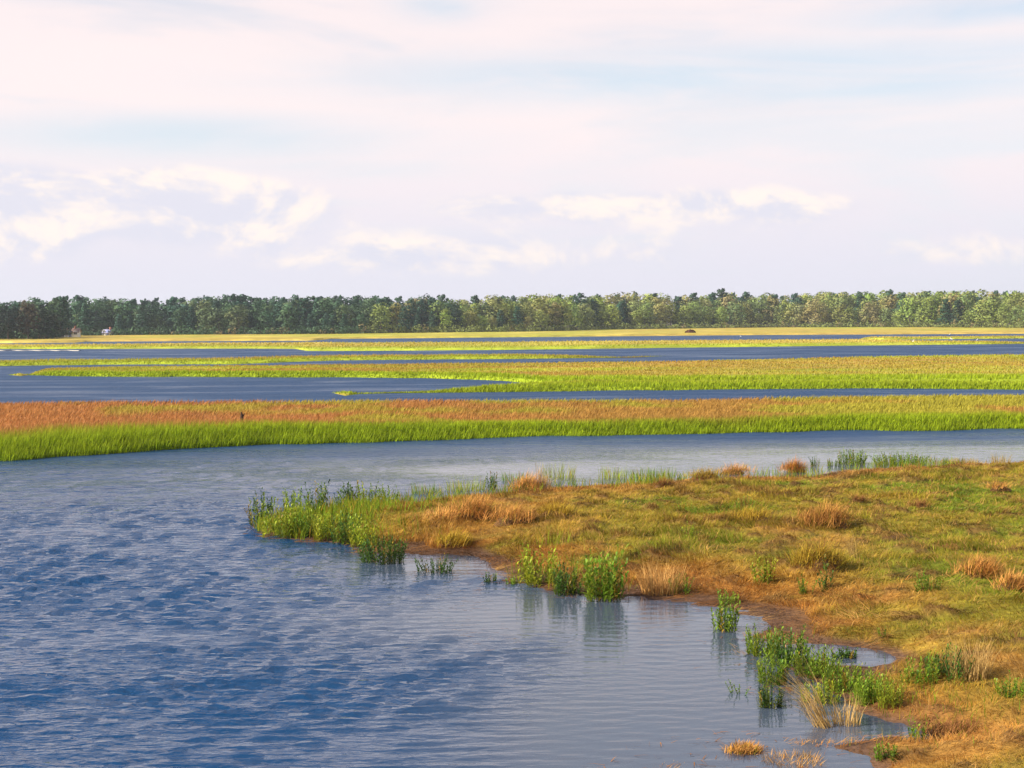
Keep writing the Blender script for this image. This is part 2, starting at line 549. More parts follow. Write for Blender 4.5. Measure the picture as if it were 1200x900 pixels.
def pen_col(x, y):
    n = len(x)
    s = fbm(x * 0.45, y * 0.9, 51, 4)
    s2 = fbm(x * 0.9, y * 1.5, 61, 5, 0.65)
    s3 = fbm(x * 0.22, y * 0.3, 71, 3)
    d = sdf(x, y)
    c = mixc(np.tile(OLIVE, (n, 1)), GREEN, sstep(s3 * 0.6 + s * 0.4, 0.42, 0.62))
    c = mixc(c, OCHRE, sstep(s2, 0.46, 0.70) * 0.65)
    for b in ((1090, 650, 120, 30), (1050, 730, 130, 16), (850, 640, 120, 20), (1150, 700, 80, 30), (1150, 610, 90, 30)):
        c = mixc(c, GREEN, 0.75 * pblob(x, y, *b) * sstep(s, 0.3, 0.6))
    for b in ((560, 600, 110, 30), (700, 570, 70, 14), (800, 680, 80, 18), (950, 640, 70, 16), (1010, 700, 80, 12), (1150, 745, 60, 10)):
        c = mixc(c, RUST * 0.6 + HAY * 0.35, 0.88 * pblob(x, y, *b) * sstep(s2, 0.25, 0.6))
    sh = sstep(d, 4.6, 0.9) * sstep(s, 0.28, 0.5)
    sh *= 1 - pblob(x, y, 340, 610, 110, 25)
    c = mixc(c, RUST, 0.85 * sh)
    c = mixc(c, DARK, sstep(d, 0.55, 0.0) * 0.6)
    w = pen_wet(x, y)
    c = mixc(c, RUST * 0.6, sstep(w, 0.3, 0.8) * 0.85)
    for b in ((1130, 860, 110, 30), (1180, 780, 60, 30)):
        c = mixc(c, RUST * 0.6 + HAY * 0.4, 0.8 * pblob(x, y, *b) * sstep(s2, 0.2, 0.5))
    c = mixc(c, DARK, sstep(s2, 0.37, 0.24) * 0.8)
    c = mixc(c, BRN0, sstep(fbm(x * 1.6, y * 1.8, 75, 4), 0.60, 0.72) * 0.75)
    tip = pblob(x, y, 350, 605, 90, 25)
    c = mixc(c, GREEN * 1.1, 0.6 * tip)
    return c


gx = np.arange(-14.0, 34.0, 0.13)
gy = np.arange(9.0, 60.0, 0.13)
GX, GY = np.meshgrid(gx, gy)
hx = pen_h(GX.ravel(), GY.ravel())
keep = (hx > -0.42)
nx = len(gx)
idx = np.arange(GX.size).reshape(GX.shape)
q = np.stack([idx[:-1, :-1], idx[:-1, 1:], idx[1:, 1:], idx[1:, :-1]], -1).reshape(-1, 4)
q = q[keep[q].any(1)]
used = np.unique(q)
rem = np.zeros(GX.size, int); rem[used] = np.arange(len(used))
PV = np.stack([GX.ravel(), GY.ravel(), hx], 1)[used]
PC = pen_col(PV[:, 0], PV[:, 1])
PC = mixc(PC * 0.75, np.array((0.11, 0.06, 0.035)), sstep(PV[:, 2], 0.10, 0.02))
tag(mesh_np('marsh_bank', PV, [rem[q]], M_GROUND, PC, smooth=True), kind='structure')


def in_view(x, y, m=60):
    """within the photograph's field plus a margin (used to spend blades only where the place can be seen)"""
    dep = y * F_[1] + (-EYE) * F_[2]
    u = 600 + FPX * x / dep
    return (u > -m * 3) & (u < 1200 + m * 3)


def scatter(n, x0, x1, y0, y1):
    return RNG.uniform(x0, x1, n), RNG.uniform(y0, y1, n)


def sel(mask, *arrs):
    return [a[mask] for a in arrs]


# salt hay turf, lying in cowlicks
x, y = scatter(1100000, -13, 24, 11, 58)
k = in_view(x, y)
x, y = sel(k, x, y)
h0 = pen_h(x, y)
w = pen_wet(x, y)
dd = np.hypot(x, y)
k = (h0 > 0.045) & (RNG.random(len(x)) < np.clip(26.0 / dd, 0.3, 1.0) ** 1.1) & (RNG.random(len(x)) > 0.8 * sstep(w, 0.3, 0.9))
x, y, h0, dd = sel(k, x, y, h0, dd)
if len(x) > 280000:
    x, y, h0, dd = x[:280000], y[:280000], h0[:280000], dd[:280000]
N = len(x)
flow = fbm(x * 0.6, y * 0.8, 81, 4) * 20.0 + RNG.normal(0, 0.7, N)
tall = sstep(fbm(x * 0.8, y * 0.8, 91, 3), 0.5, 0.72) * sstep(dd, 18.0, 30.0)
hh = RNG.uniform(0.09, 0.21, N) * (1 + 0.6 * tall)
ln = np.clip(RNG.normal(0.84, 0.11, N) - 0.22 * tall, 0.3, 0.98)
V, F, nv = blades(np.stack([x, y, h0 - 0.01], 1), hh, RNG.uniform(0.008, 0.014, N) * np.clip(dd / 24, 0.8, 1.7), flow, ln, fa=flow + math.pi / 2 + RNG.normal(0, 0.5, N))
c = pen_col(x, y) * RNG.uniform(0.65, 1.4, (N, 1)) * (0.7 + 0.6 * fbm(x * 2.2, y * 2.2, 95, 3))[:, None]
dry = RNG.random(N) < 0.14
c[dry] = HAY * RNG.uniform(0.6, 1.1, (dry.sum(), 1))
C = np.repeat(c, nv, 0).reshape(N, nv, 3)
C[:, -1] = C[:, -1] * 0.6 + HAY * 0.4
tag(mesh_np('salt_hay_turf', V, F, M_GRASS, C.reshape(-1, 3)), 'matted olive and ochre salt hay covering the low point in front', 'grass', kind='stuff')

# flattened dead hay along the wet shore
x, y = scatter(420000, -12, 20, 12, 50)
d = sdf(x, y)
x, y, d = sel(in_view(x, y) & (d > -0.3) & (d < 6), x, y, d)
h0 = pen_h(x, y)
w = pen_wet(x, y)
pr = np.maximum(sstep(d, 3.8, 0.6), sstep(w, 0.2, 0.6) * 0.6) * sstep(fbm(x * 0.6, y * 0.9, 101, 4), 0.36, 0.6)
pr = np.maximum(pr, 0.9 * np.maximum(pblob(x, y, 800, 680, 75, 14), pblob(x, y, 1130, 860, 120, 30)))
pr = np.maximum(pr, 0.8 * pblob(x, y, 1000, 700, 90, 14))
pr = np.maximum(pr, 0.9 * pblob(x, y, 900, 880, 60, 12))
pr = np.maximum(pr, 0.75 * sstep(h0, -0.02, 0.03) * sstep(h0, 0.14, 0.08) * sstep(fbm(x * 1.2, y * 1.2, 105, 3), 0.34, 0.5))
pr = pr * (1 - 0.8 * pblob(x, y, 340, 612, 100, 25))
k = (RNG.random(len(x)) < pr) & (h0 > -0.012)
x, y, h0 = sel(k, x, y, h0)
x, y, h0 = x[:100000], y[:100000], h0[:100000]
N = len(x)
flow = fbm(x * 0.5, y * 0.8, 111, 3) * 9.0 + RNG.normal(0, 0.35, N)
V, F, nv = blades(np.stack([x, y, np.maximum(h0, 0.0) + RNG.uniform(0.0, 0.035, N)], 1), RNG.uniform(0.14, 0.40, N) * np.clip(np.hypot(x, y) / 28, 0.38, 1.0) ** 2, RNG.uniform(0.007, 0.014, N) * np.clip(np.hypot(x, y) / 28, 0.5, 1.0), flow, RNG.uniform(0.92, 0.99, N), fa=flow + math.pi / 2, droop=1.0)
hue = fbm(x * 0.7, y * 1.2, 121, 4)
c = mixc(np.tile(RUST, (N, 1)), HAY, sstep(hue, 0.4, 0.66)) * RNG.uniform(0.55, 1.35, (N, 1))
dk = sstep(hue, 0.42, 0.28)
c = mixc(c, DARK, dk * 0.8)
tag(mesh_np('dead_hay', V, F, M_HAY, np.repeat(c, nv, 0)), 'flattened rust and straw coloured dead hay along the wet shore', 'dead hay', kind='stuff')

# bits of dead hay afloat in the shallows
x, y = scatter(60000, -8, 10, 14, 40)
d = sdf(x, y)
h0 = pen_h(x, y)
pr = sstep(d, -1.1, -0.05) * 0.3 * (h0 < 0.0) * sstep(fbm(x * 0.9, y * 0.9, 131, 3), 0.42, 0.62) * (1 - pblob(x, y, 320, 620, 110, 25))
k = RNG.random(len(x)) < pr
x, y = sel(k, x, y)
N = len(x)
V, F, nv = blades(np.stack([x, y, np.full(N, 0.006)], 1), RNG.uniform(0.06, 0.25, N), 0.012, RNG.uniform(0, 6.28, N), 0.99, droop=1.0)
V[:, 2] = np.clip(V[:, 2], 0.004, 0.02)
tag(mesh_np('floating_hay', V, F, M_HAY, np.repeat(RUST * RNG.uniform(0.4, 1.0, (N, 1)), nv, 0)), 'scraps of brown hay floating along the shallow water edge', 'floating hay', kind='stuff')


# ------------------------------------------------------------------ marsh strips beyond the creek
class Strip:
    """an island of marsh between two water edges, from pixel stations (x, near edge, far top edge)"""
    def __init__(s, name, st, ztop, zfar, cols=90, rows=16, colf=None, mat=None, edge=0.6):
        xs = np.array([a[0] for a in st], float)
        s.x0, s.x1 = xs[0], xs[-1]
        s.yn = lambda t: np.interp(t, xs, [a[1] for a in st])
        s.yf = lambda t: np.interp(t, xs, [a[2] for a in st])
        s.zfar, s.ztop = zfar, ztop
        t = np.linspace(xs[0], xs[-1], cols)
        v = np.concatenate([[0, 0.02, 0.05, 0.09], np.linspace(0.14, 0.95, rows - 6), [0.98, 1.0]])
        TT, VV = np.meshgrid(t, v, indexing='ij')
        P = s.pos(TT.ravel(), VV.ravel())
        idx = np.arange(len(P)).reshape(TT.shape)
        q = np.stack([idx[:-1, :-1], idx[1:, :-1], idx[1:, 1:], idx[:-1, 1:]], -1).reshape(-1, 4)
        C = colf(P[:, 0], P[:, 1], VV.ravel(), TT.ravel()) if colf else None
        s.ob = tag(mesh_np(name, P, [q], mat or M_FAR, C, smooth=True), kind='structure')

    def pos(s, t, v):
        a = np.array([at(px, py, 0.0) for px, py in zip(t, s.yn(t))])
        b = np.array([at(px, py, s.zfar * min(1.0, max(0.0, (pn - py) / 4.0))) for px, py, pn in zip(t, s.yf(t), s.yn(t))])
        L = np.linalg.norm(b - a, axis=1)
        wob = (fbm(a[:, 0] * 0.25, a[:, 1] * 0.25, 5, 3) - 0.5) * np.minimum(2.4, 0.2 * L)
        u = (b - a) / np.maximum(L, 1e-6)[:, None]
        p = a + u * (wob * (1 - v))[:, None] + (b - a) * np.asarray(v)[:, None]
        e = np.minimum(v, 1 - np.asarray(v)) * L
        z = -0.12 + (s.ztop * np.clip(L / 9.0, 0.3, 1) + 0.12) * sstep(e, 0.0, 1.5)
        p[:, 2] = z + sstep(e, 1, 4) * (fbm(p[:, 0] * 0.3, p[:, 1] * 0.3, 15, 3) - 0.5) * 0.15
        return p


YG = np.array((0.33, 0.315, 0.035)); LG = np.array((0.27, 0.36, 0.012)); BG = np.array((0.235, 0.33, 0.012)); RD = np.array((0.38, 0.17, 0.058)); YO = np.array((0.36, 0.265, 0.045))
PALE = np.array((0.56, 0.44, 0.09)); TAN = np.array((0.42, 0.27, 0.07))


def v_split(x, y, v, t):
    s = fbm(x * 0.10, y * 0.10, 201, 4)
    return 0.12 - 0.03 * sstep(t, 150, 700) + (s - 0.5) * 0.16


def b1_col(x, y, v, t):
    n = len(x)
    s = fbm(x * 0.10, y * 0.10, 201, 4)
    s2 = fbm(x * 0.25, y * 0.35, 211, 4)
    front = v_split(x, y, v, t)
    c = mixc(np.tile(LG, (n, 1)), BG, sstep(s2, 0.4, 0.6) * 0.7)
    back = mixc(np.tile(RD, (n, 1)), YG * 0.75 + YO * 0.15 + LG * 0.1, np.clip(sstep(s, 0.47, 0.60) * 0.8 + sstep(t, 250, 760) * 0.42 - 0.15, 0, 0.92))
    c = mixc(c, back, sstep(v, front - 0.05, front + 0.06))
    return c


B1 = Strip('marsh_island', [(-420, 556, 469), (0, 540.5, 469), (140, 532, 468), (300, 522, 467.5), (400, 519, 467), (667, 511.5, 466), (800, 509.5, 465.5), (1000, 505, 461.5), (1200, 502.5, 460), (1620, 497, 458)],
           0.35, 0.55, 160, 24, b1_col)


def b2_col(x, y, v, t):
    n = len(x)
    s = fbm(x * 0.035, y * 0.09, 221, 4)
    s2 = fbm(x * 0.06, y * 0.22, 231, 4)
    c = mixc(np.tile(YG, (n, 1)), YO, sstep(s, 0.42, 0.60) * 0.8)
    c = mixc(c, RD, sstep(s2, 0.52, 0.66) * 0.40)
    c = mixc(c, LG, sstep(s2, 0.45, 0.32) * 0.5)
    c = mixc(c, PALE, sstep(s2, 0.36, 0.22) * 0.6)
    c = mixc(c, LG, sstep(v, 0.24, 0.10) * 0.9)
    return c


B2 = Strip('marsh_island', [(2, 438.8, 438.4), (60, 440.5, 430.5), (130, 441.5, 428.5), (400, 442.5, 426), (500, 443.5, 425), (575, 446, 424), (640, 451, 423.4), (800, 451, 422), (1000, 450, 417), (1200, 450.5, 414), (1600, 450, 411)],
           0.35, 0.48, 170, 18, b2_col)
SPUR = Strip('marsh_spit', [(384, 459.6, 459.3), (420, 461, 454), (500, 460.5, 452), (600, 459.5, 448), (680, 458.5, 445), (800, 457, 445), (1000, 455.3, 444), (1200, 456.8, 445), (1600, 456, 444)], 0.33, 0.5, 120, 10, lambda x, y, v, t: b2_col(x, y, v * 0.28, t))


def b3_col(x, y, v, t):
    n = len(x)
    s = fbm(x * 0.03, y * 0.08, 241, 4)
    c = mixc(np.tile(YG, (n, 1)), YO, sstep(s, 0.4, 0.6))
    c = mixc(c, PALE, sstep(s, 0.62, 0.72) * 0.5)
    return mixc(c, LG, sstep(v, 0.45, 0.2) * 0.7)


B3 = Strip('marsh_island', [(-420, 432, 424), (0, 429, 421.5), (130, 427.5, 420.5), (270, 427, 418.5), (400, 422.3, 415.8), (600, 420.8, 414.3), (740, 419.0, 415.0), (786, 416.8, 416.5)], 0.35, 0.5, 110, 10, b3_col)


def b4_col(x, y, v, t):
    n = len(x)
    s = fbm(x * 0.012, y * 0.05, 251, 4)
    s2 = fbm(x * 0.02, y * 0.09, 261, 4)
    c = mixc(np.tile(YG, (n, 1)), PALE, sstep(s, 0.45, 0.6) * 0.9)
    c = mixc(c, YO, sstep(s2, 0.45, 0.6) * 0.7)
    return mixc(c, LG, sstep(v, 0.3, 0.12) * 0.6)


B4 = Strip('marsh_island', [(-420, 411, 401), (0, 409, 403.2), (95, 409, 403.2), (240, 408.5, 401.2), (345, 408.8, 400.8), (362, 411.5, 400.5), (420, 411.3, 400.8), (600, 410, 400), (800, 407.5, 398.3), (1005, 405, 397.0), (1200, 403, 401.5), (1300, 402.5, 401.5)], 0.35, 0.45, 120, 10, b4_col)
B4B = Strip('marsh_spit', [(1006, 397.4, 397.2), (1040, 398.2, 395.2), (1200, 396.6, 394.9), (1600, 394, 392.5)], 0.35, 0.45, 60, 8, b4_col)

# mainland: from the last creek to beyond the woods
tree_line = [(-420, 397), (-60, 398), (0, 397), (75, 396.5), (85, 393), (200, 392), (400, 391), (500, 389.5), (600, 388.5), (660, 387.5), (700, 386), (900, 383.5), (1050, 383), (1200, 384), (1620, 381)]
TLx = [a[0] for a in tree_line]; TLy = [a[1] for a in tree_line]


def tree_base(px):
    return float(np.interp(px, TLx, TLy))


near5 = [(-420, 403), (0, 402.2), (95, 401.6), (100, 400.5), (250, 399.6), (370, 399.2), (385, 397.2), (500, 396.2), (700, 394.3), (900, 392.6), (1200, 391.2), (1620, 388.5)]
t5 = np.linspace(-420, 1620, 150)
rows = []
for f in (0, 0.02, 0.05, 0.12, 0.25, 0.45, 0.7, 1.0, 1.15, 1.5, 2.2, 3.5, 5.5):
    for px in t5:
        a = at(px, np.interp(px, [p[0] for p in near5], [p[1] for p in near5]), 0.0)
        b = at(px, tree_base(px), 0.5)
        p = a + (b - a) * f
        L = np.linalg.norm(b - a)
        e = f * L
        p[2] = -0.12 + 0.62 * sstep(e, 0, 2.5) + max(0, f - 1.0) * 1.2
        rows.append(p)
rows = np.array(rows)
ii = np.arange(len(rows)).reshape(13, 150)
q = np.stack([ii[:-1, :-1], ii[:-1, 1:], ii[1:, 1:], ii[1:, :-1]], -1).reshape(-1, 4)
vv = np.repeat(np.linspace(0, 1, 13), 150)


def b5_col(x, y, v, t):
    n = len(x)
    s = fbm(x * 0.012, y * 0.03, 271, 4)
    s2 = fbm(x * 0.03, y * 0.04, 281, 4)
    c = mixc(np.tile(YG, (n, 1)), YO * 1.05, sstep(s, 0.4, 0.6))
    c = mixc(c, TAN, sstep(s2, 0.55, 0.7) * 0.4)
    return mixc(c, PALE, sstep(s2, 0.4, 0.25) * 0.7)


c5 = b5_col(rows[:, 0], rows[:, 1], vv, None)
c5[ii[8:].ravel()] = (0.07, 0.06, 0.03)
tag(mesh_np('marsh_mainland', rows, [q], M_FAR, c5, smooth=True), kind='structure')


def strip_grass(S, n, v0, v1, hlo, hhi, wpx, colf, name, label, hr=None, jit=0.35, lean=0.3, seg=2, tipc=None, tx0=-120, tx1=1320, vpow=1.0):
    t = RNG.uniform(max(S.x0, tx0), min(S.x1, tx1), n)
    v = v0 + (v1 - v0) * RNG.random(n) ** vpow
    p = S.pos(t, v)
    dd = np.hypot(p[:, 0], p[:, 1])
    s = fbm(p[:, 0] * 0.15, p[:, 1] * 0.15, 301, 3)
    wid_ = dd * dd / (FPX * EYE) * np.maximum(S.yn(t) - S.yf(t), 0.3)      # width of the strip here, metres
    keep_ = RNG.random(n) < np.clip(wid_ / 14.0, 0.05, 1)
    t, v, p, dd, s, wid_ = sel(keep_, t, v, p, dd, s, wid_)
    n = len(t)
    h = RNG.uniform(hlo, hhi, n) * (0.7 + 0.6 * s)
    if hr is not None:
        h = h * (1 + (hr - 1) * sstep(t, 150, 650))
    h = h * np.clip(0.35 + wid_ / 22.0, 0.35, 1)
    p[:, 2] -= 0.03
    V, F, nv = blades(p, h, wpx * dd / FPX * RNG.uniform(0.7, 1.3, n), RNG.normal(0.3, 0.8, n), np.clip(RNG.normal(lean, 0.15, n), 0, 0.9), seg=seg)
    c = colf(p[:, 0], p[:, 1], v * np.clip(wid_ / 25.0, 0, 1), t) * RNG.uniform(1 - jit, 1 + jit, (n, 1))
    C = np.repeat(c, nv, 0).reshape(n, nv, 3)
    C[:, -1] = C[:, -1] * 0.75 + (tipc if tipc is not None else YO) * 0.25
    return V, F, C.reshape(-1, 3)


# the tall cordgrass along the near side of the first island, lower red grass behind
Vt, Ft, Ct = strip_grass(B1, 75000, 0.0, 0.17, 0.42, 0.80, 0.85, b1_col, '', '', hr=0.62)
tag(mesh_np('cordgrass', Vt, Ft, M_GRASS, Ct), 'tall bright green cordgrass along the far bank of the creek', 'grass', kind='stuff')
Vt, Ft, Ct = strip_grass(B1, 85000, 0.09, 1.0, 0.22, 0.42, 1.05, b1_col, '', '', lean=0.5)
tag(mesh_np('red_marsh_grass', Vt, Ft, M_GRASS, Ct), 'low rust red marsh grass behind the bright green cordgrass', 'grass', kind='stuff')
parts = [strip_grass(B2, 60000, 0.0, 1.0, 0.14, 0.28, 1.15, b2_col, '', '', jit=0.16), strip_grass(B2, 9000, 0.0, 0.10, 0.22, 0.45, 1.05, b2_col, '', '', jit=0.25),
         strip_grass(SPUR, 30000, 0.0, 1.0, 0.22, 0.45, 1.1, lambda x, y, v, t: b2_col(x, y, v * 0.28, t), '', '')]
V, F, C = join(parts)
tag(mesh_np('marsh_grass', V, F, M_GRASS, C), 'yellow green marsh grass on the wide island beyond the red strip', 'grass', kind='stuff')
parts = [strip_grass(B3, 18000, 0.0, 1.0, 0.2, 0.45, 1.1, b3_col, '', '', seg=1, jit=0.1), strip_grass(B4, 20000, 0.0, 1.0, 0.2, 0.45, 1.1, b4_col, '', '', seg=1, jit=0.1),
         strip_grass(B4B, 5000, 0.0, 1.0, 0.2, 0.45, 1.1, b4_col, '', '', seg=1, jit=0.1)]
V, F, C = join(parts)
tag(mesh_np('far_marsh_grass', V, F, M_GRASS, C), 'thin yellow bands of grass on the farther marsh islands', 'grass', kind='stuff')

# ------------------------------------------------------------------ woods
M_BARK = plain_mat('bark', (0.085, 0.068, 0.054), 0.9, 0.1, 0.3, 3.0)


def quads_cloud(Pc, Nn, size):
    """leaf sprays: quads centred at Pc facing Nn"""
    n = len(Pc)
    Nn = Nn / np.maximum(np.linalg.norm(Nn, axis=1), 1e-6)[:, None]
    a = np.cross(Nn, RNG.normal(size=(n, 3)))
    a /= np.maximum(np.linalg.norm(a, axis=1), 1e-6)[:, None]
    b = np.cross(Nn, a)
    s = (size * RNG.uniform(0.6, 1.4, n))[:, None]
    V = np.stack([Pc - a * s, Pc - b * s * 0.7, Pc + a * s, Pc + b * s * 0.7], 1).reshape(-1, 3)
    i = np.arange(n)[:, None] * 4
    return V, [np.hstack([i, i + 1, i + 2, i + 3])]


NRM = []                 # leaf sprays take the round shading of their clump


def clump(c, r, n, size, shade):
    u = RNG.normal(size=(n, 3)); u /= np.linalg.norm(u, axis=1)[:, None]
    rr = RNG.uniform(0.72, 1.05, n)[:, None]
    P = np.asarray(c) + u * rr * np.asarray(r)
    V, F = quads_cloud(P, u + RNG.normal(0, 0.30, (n, 3)), size)
    un = u * np.array([1, 1, 1.0]) + 0.6 * np.asarray(c) * np.array([1, 1, 0.0]) / max(1e-3, float(np.hypot(c[0], c[1])))
    NRM.append(np.repeat(un / np.linalg.norm(un, axis=1)[:, None], 4, 0))
    col = np.repeat(np.clip(RNG.normal(1, 0.06, (n, 1)), 0.6, 1.4), 4, 0) * np.asarray(shade)
    return V, F, col


def crown_deciduous(seed, wide=0.30, low=0.22, n=11, leaf=0.028, q_=62):
    rs = np.random.default_rng(seed)
    parts = []
    top = 1.0
    for k in range(n):
        f = (k + 0.5) / n
        zc = low + 0.09 + (top - low - 0.17) * f
        ring = wide * math.sin(math.pi * min(0.93, 0.22 + 0.72 * f)) * rs.uniform(0.45, 0.85)
        a = 2.4 * k + rs.uniform(-0.5, 0.5)
        c = (math.cos(a) * ring, math.sin(a) * ring, zc)
        r = np.array([wide * rs.uniform(0.42, 0.66)] * 2 + [wide * rs.uniform(0.34, 0.52)])
        tint = np.array([rs.uniform(0.92, 1.12), 1.0, rs.uniform(0.9, 1.08)]) * rs.uniform(0.9, 1.1)
        parts.append(clump(c, r, q_, leaf, tint))
    return join(parts)


def crown_pine(seed, wide=0.24, low=0.2, tiers=9, leaf=0.026):
    rs = np.random.default_rng(seed)
    parts = []
    for k in range(tiers):
        f = k / (tiers - 1)
        zc = low + (0.96 - low) * f
        rad = wide * (1.0 - 0.60 * f) * rs.uniform(0.75, 1.15) if f > 0.1 else wide * 0.7
        nb = 5 if f < 0.75 else 3
        for j in range(nb):
            a = 2 * math.pi * (j + rs.uniform(-0.3, 0.3)) / nb + k * 0.9
            rr = rad * rs.uniform(0.45, 0.75)
            c = (math.cos(a) * rr, math.sin(a) * rr, zc + rs.uniform(-0.02, 0.03) + 0.02 * f)
            parts.append(clump(c, (rad * 0.52, rad * 0.52, 0.046 + 0.015 * rs.random()), 24, leaf, np.array([1, 1, 1]) * rs.uniform(0.9, 1.12)))
    parts.append(clump((0, 0, 0.955), (0.075, 0.075, 0.04), 26, leaf, np.array([1.05, 1.05, 1.0])))
    return join(parts)


def trunk_mesh(seed, hgt=0.85, r=0.016, limbs=4, low=0.3):
    rs = np.random.default_rng(seed)
    pts = [(0, 0, -0.02)] + [(rs.normal(0, 0.008) * i, rs.normal(0, 0.008) * i, hgt * i / 5) for i in range(1, 6)]
    V, F = tube(pts, np.linspace(r * 1.3, r * 0.3, 6), 6)
    parts = [(V, F, np.ones(3))]
    for k in range(limbs):
        z = low + (hgt - low) * (k + 0.3) / limbs
        a = 2.4 * k + rs.uniform(-0.4, 0.4)
        L = rs.uniform(0.12, 0.2)
        p = [(0, 0, z), (math.cos(a) * L * 0.55, math.sin(a) * L * 0.55, z + L * 0.35), (math.cos(a) * L, math.sin(a) * L, z + L * 0.8)]
        V, F = tube(p, np.array([0.5, 0.33, 0.12]) * r, 4)
        parts.append((V, F, np.ones(3)))
    return join(parts)


def proto(kind, seed):
    NRM.clear()
    if kind == 'oak':
        c = crown_deciduous(seed, 0.32, 0.10, 14)
        t = trunk_mesh(seed, 0.75, 0.018, 5, 0.2)
    elif kind == 'maple':
        c = crown_deciduous(seed, 0.26, 0.08, 15)
        t = trunk_mesh(seed, 0.8, 0.014, 4, 0.25)
    elif kind == 'birch':
        c = crown_deciduous(seed, 0.22, 0.16, 12, 0.024, 50)
        t = trunk_mesh(seed, 0.85, 0.011, 4, 0.28)
    else:
        c = crown_pine(seed, 0.25 if kind == 'pine' else 0.30, 0.12, 10)
        t = trunk_mesh(seed, 0.95, 0.014, 3, 0.4)
    out = []
    for nm, (V, F, C), m in (('crown', c, M_CROWN), ('trunk', t, M_BARK)):
        o = mesh_np(nm, V, F, m, C)
        if nm == 'crown':
            o.data.normals_split_custom_set_from_vertices(np.concatenate(NRM).tolist())
        COL.objects.unlink(o)
        out.append(o.data)
        bpy.data.objects.remove(o)
    return out


PROTO = {k: [proto(k, 100 * i + s) for s in range(4)] for i, k in enumerate(('oak', 'maple', 'birch', 'pine'), 1)}


def tree(px, kind, H, back, color, name, label, group, py=None, var=None):
    b = at(px, py if py else tree_base(px), 0.5)
    d = b / np.linalg.norm(b[:2])
    p = b + d * back
    z = 0.5 + max(0.0, back) * 0.004
    r = empty(name, (p[0], p[1], z - 0.05), RNG.uniform(0, 6.28), H)
    r.scale = (H * RNG.uniform(1.15, 1.5), H * RNG.uniform(1.15, 1.5), H)
    tag(r, label, 'tree', group)
    cm, tm = PROTO[kind][RNG.integers(0, 4) if var is None else var]
    for nm, me in (('crown', cm), ('trunk', tm)):
        o = bpy.data.objects.new(nm, me)
        COL.objects.link(o)
        o.parent = r
        o.color = (*color, 1) if nm == 'crown' else (1, 1, 1, 1)
    return r


sky_x = [-420, 0, 50, 100, 150, 200, 250, 300, 350, 380, 420, 470, 500, 530, 560, 600, 650, 700, 760, 800, 845, 880, 920, 960, 1000, 1060, 1100, 1150, 1200, 1620]
sky_y = [354, 354, 349, 348, 351, 350, 347, 348, 347.5, 346.5, 347, 350, 347, 350, 348, 346.5, 345, 346, 344, 346, 342, 344, 345, 342.5, 342, 341, 339.5, 340.5, 342, 340]


def sky_top(px):
    return float(np.interp(px, sky_x, sky_y))


def h_for(px, back, ytop):
    b = at(px, tree_base(px), 0.5)
    D = b[1] * (1 + back / np.linalg.norm(b[:2]))
    return (hz(px) - ytop) / FPX * D + EYE - 0.5 - back * 0.004


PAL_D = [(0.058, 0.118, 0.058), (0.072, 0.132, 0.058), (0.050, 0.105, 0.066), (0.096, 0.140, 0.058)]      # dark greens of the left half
PAL_O = [(0.215, 0.265, 0.066), (0.240, 0.255, 0.076), (0.255, 0.245, 0.092), (0.225, 0.290, 0.062), (0.170, 0.225, 0.070)]   # olive, tan and yellow green
PAL_P = [(0.042, 0.094, 0.058), (0.050, 0.104, 0.058)]
KN = {'oak': 'broadleaf_tree', 'maple': 'broadleaf_tree', 'birch': 'slender_tree', 'pine': 'pine_tree'}
LMK = [(80, 'red-roofed cottage'), (124, 'pale cottage'), (291, 'tiny cottage'), (454, 'brown cottage'), (497, 'domed tree'), (809, 'brush heap'), (845, 'tallest pine'), (1108, 'lone pine')]


def where(p):
    """where along the woods, told by the landmarks one can find in the photograph"""
    for q_, nm in LMK:
        if abs(p - q_) < 9:
            return f'behind {nm}'
    if p < 80:
        return 'left of red-roofed cottage'
    if p > 1108:
        return 'right of lone pine'
    for (a, na), (b_, nb) in zip(LMK[:-1], LMK[1:]):
        if a < p < b_:
            if b_ - a < 60:
                return f'between {na} and {nb}'
            f = (p - a) / (b_ - a)
            return f'right of {na}' if f < 0.3 else (f'left of {nb}' if f > 0.7 else f'midway from {na} to {nb}')


todo = []
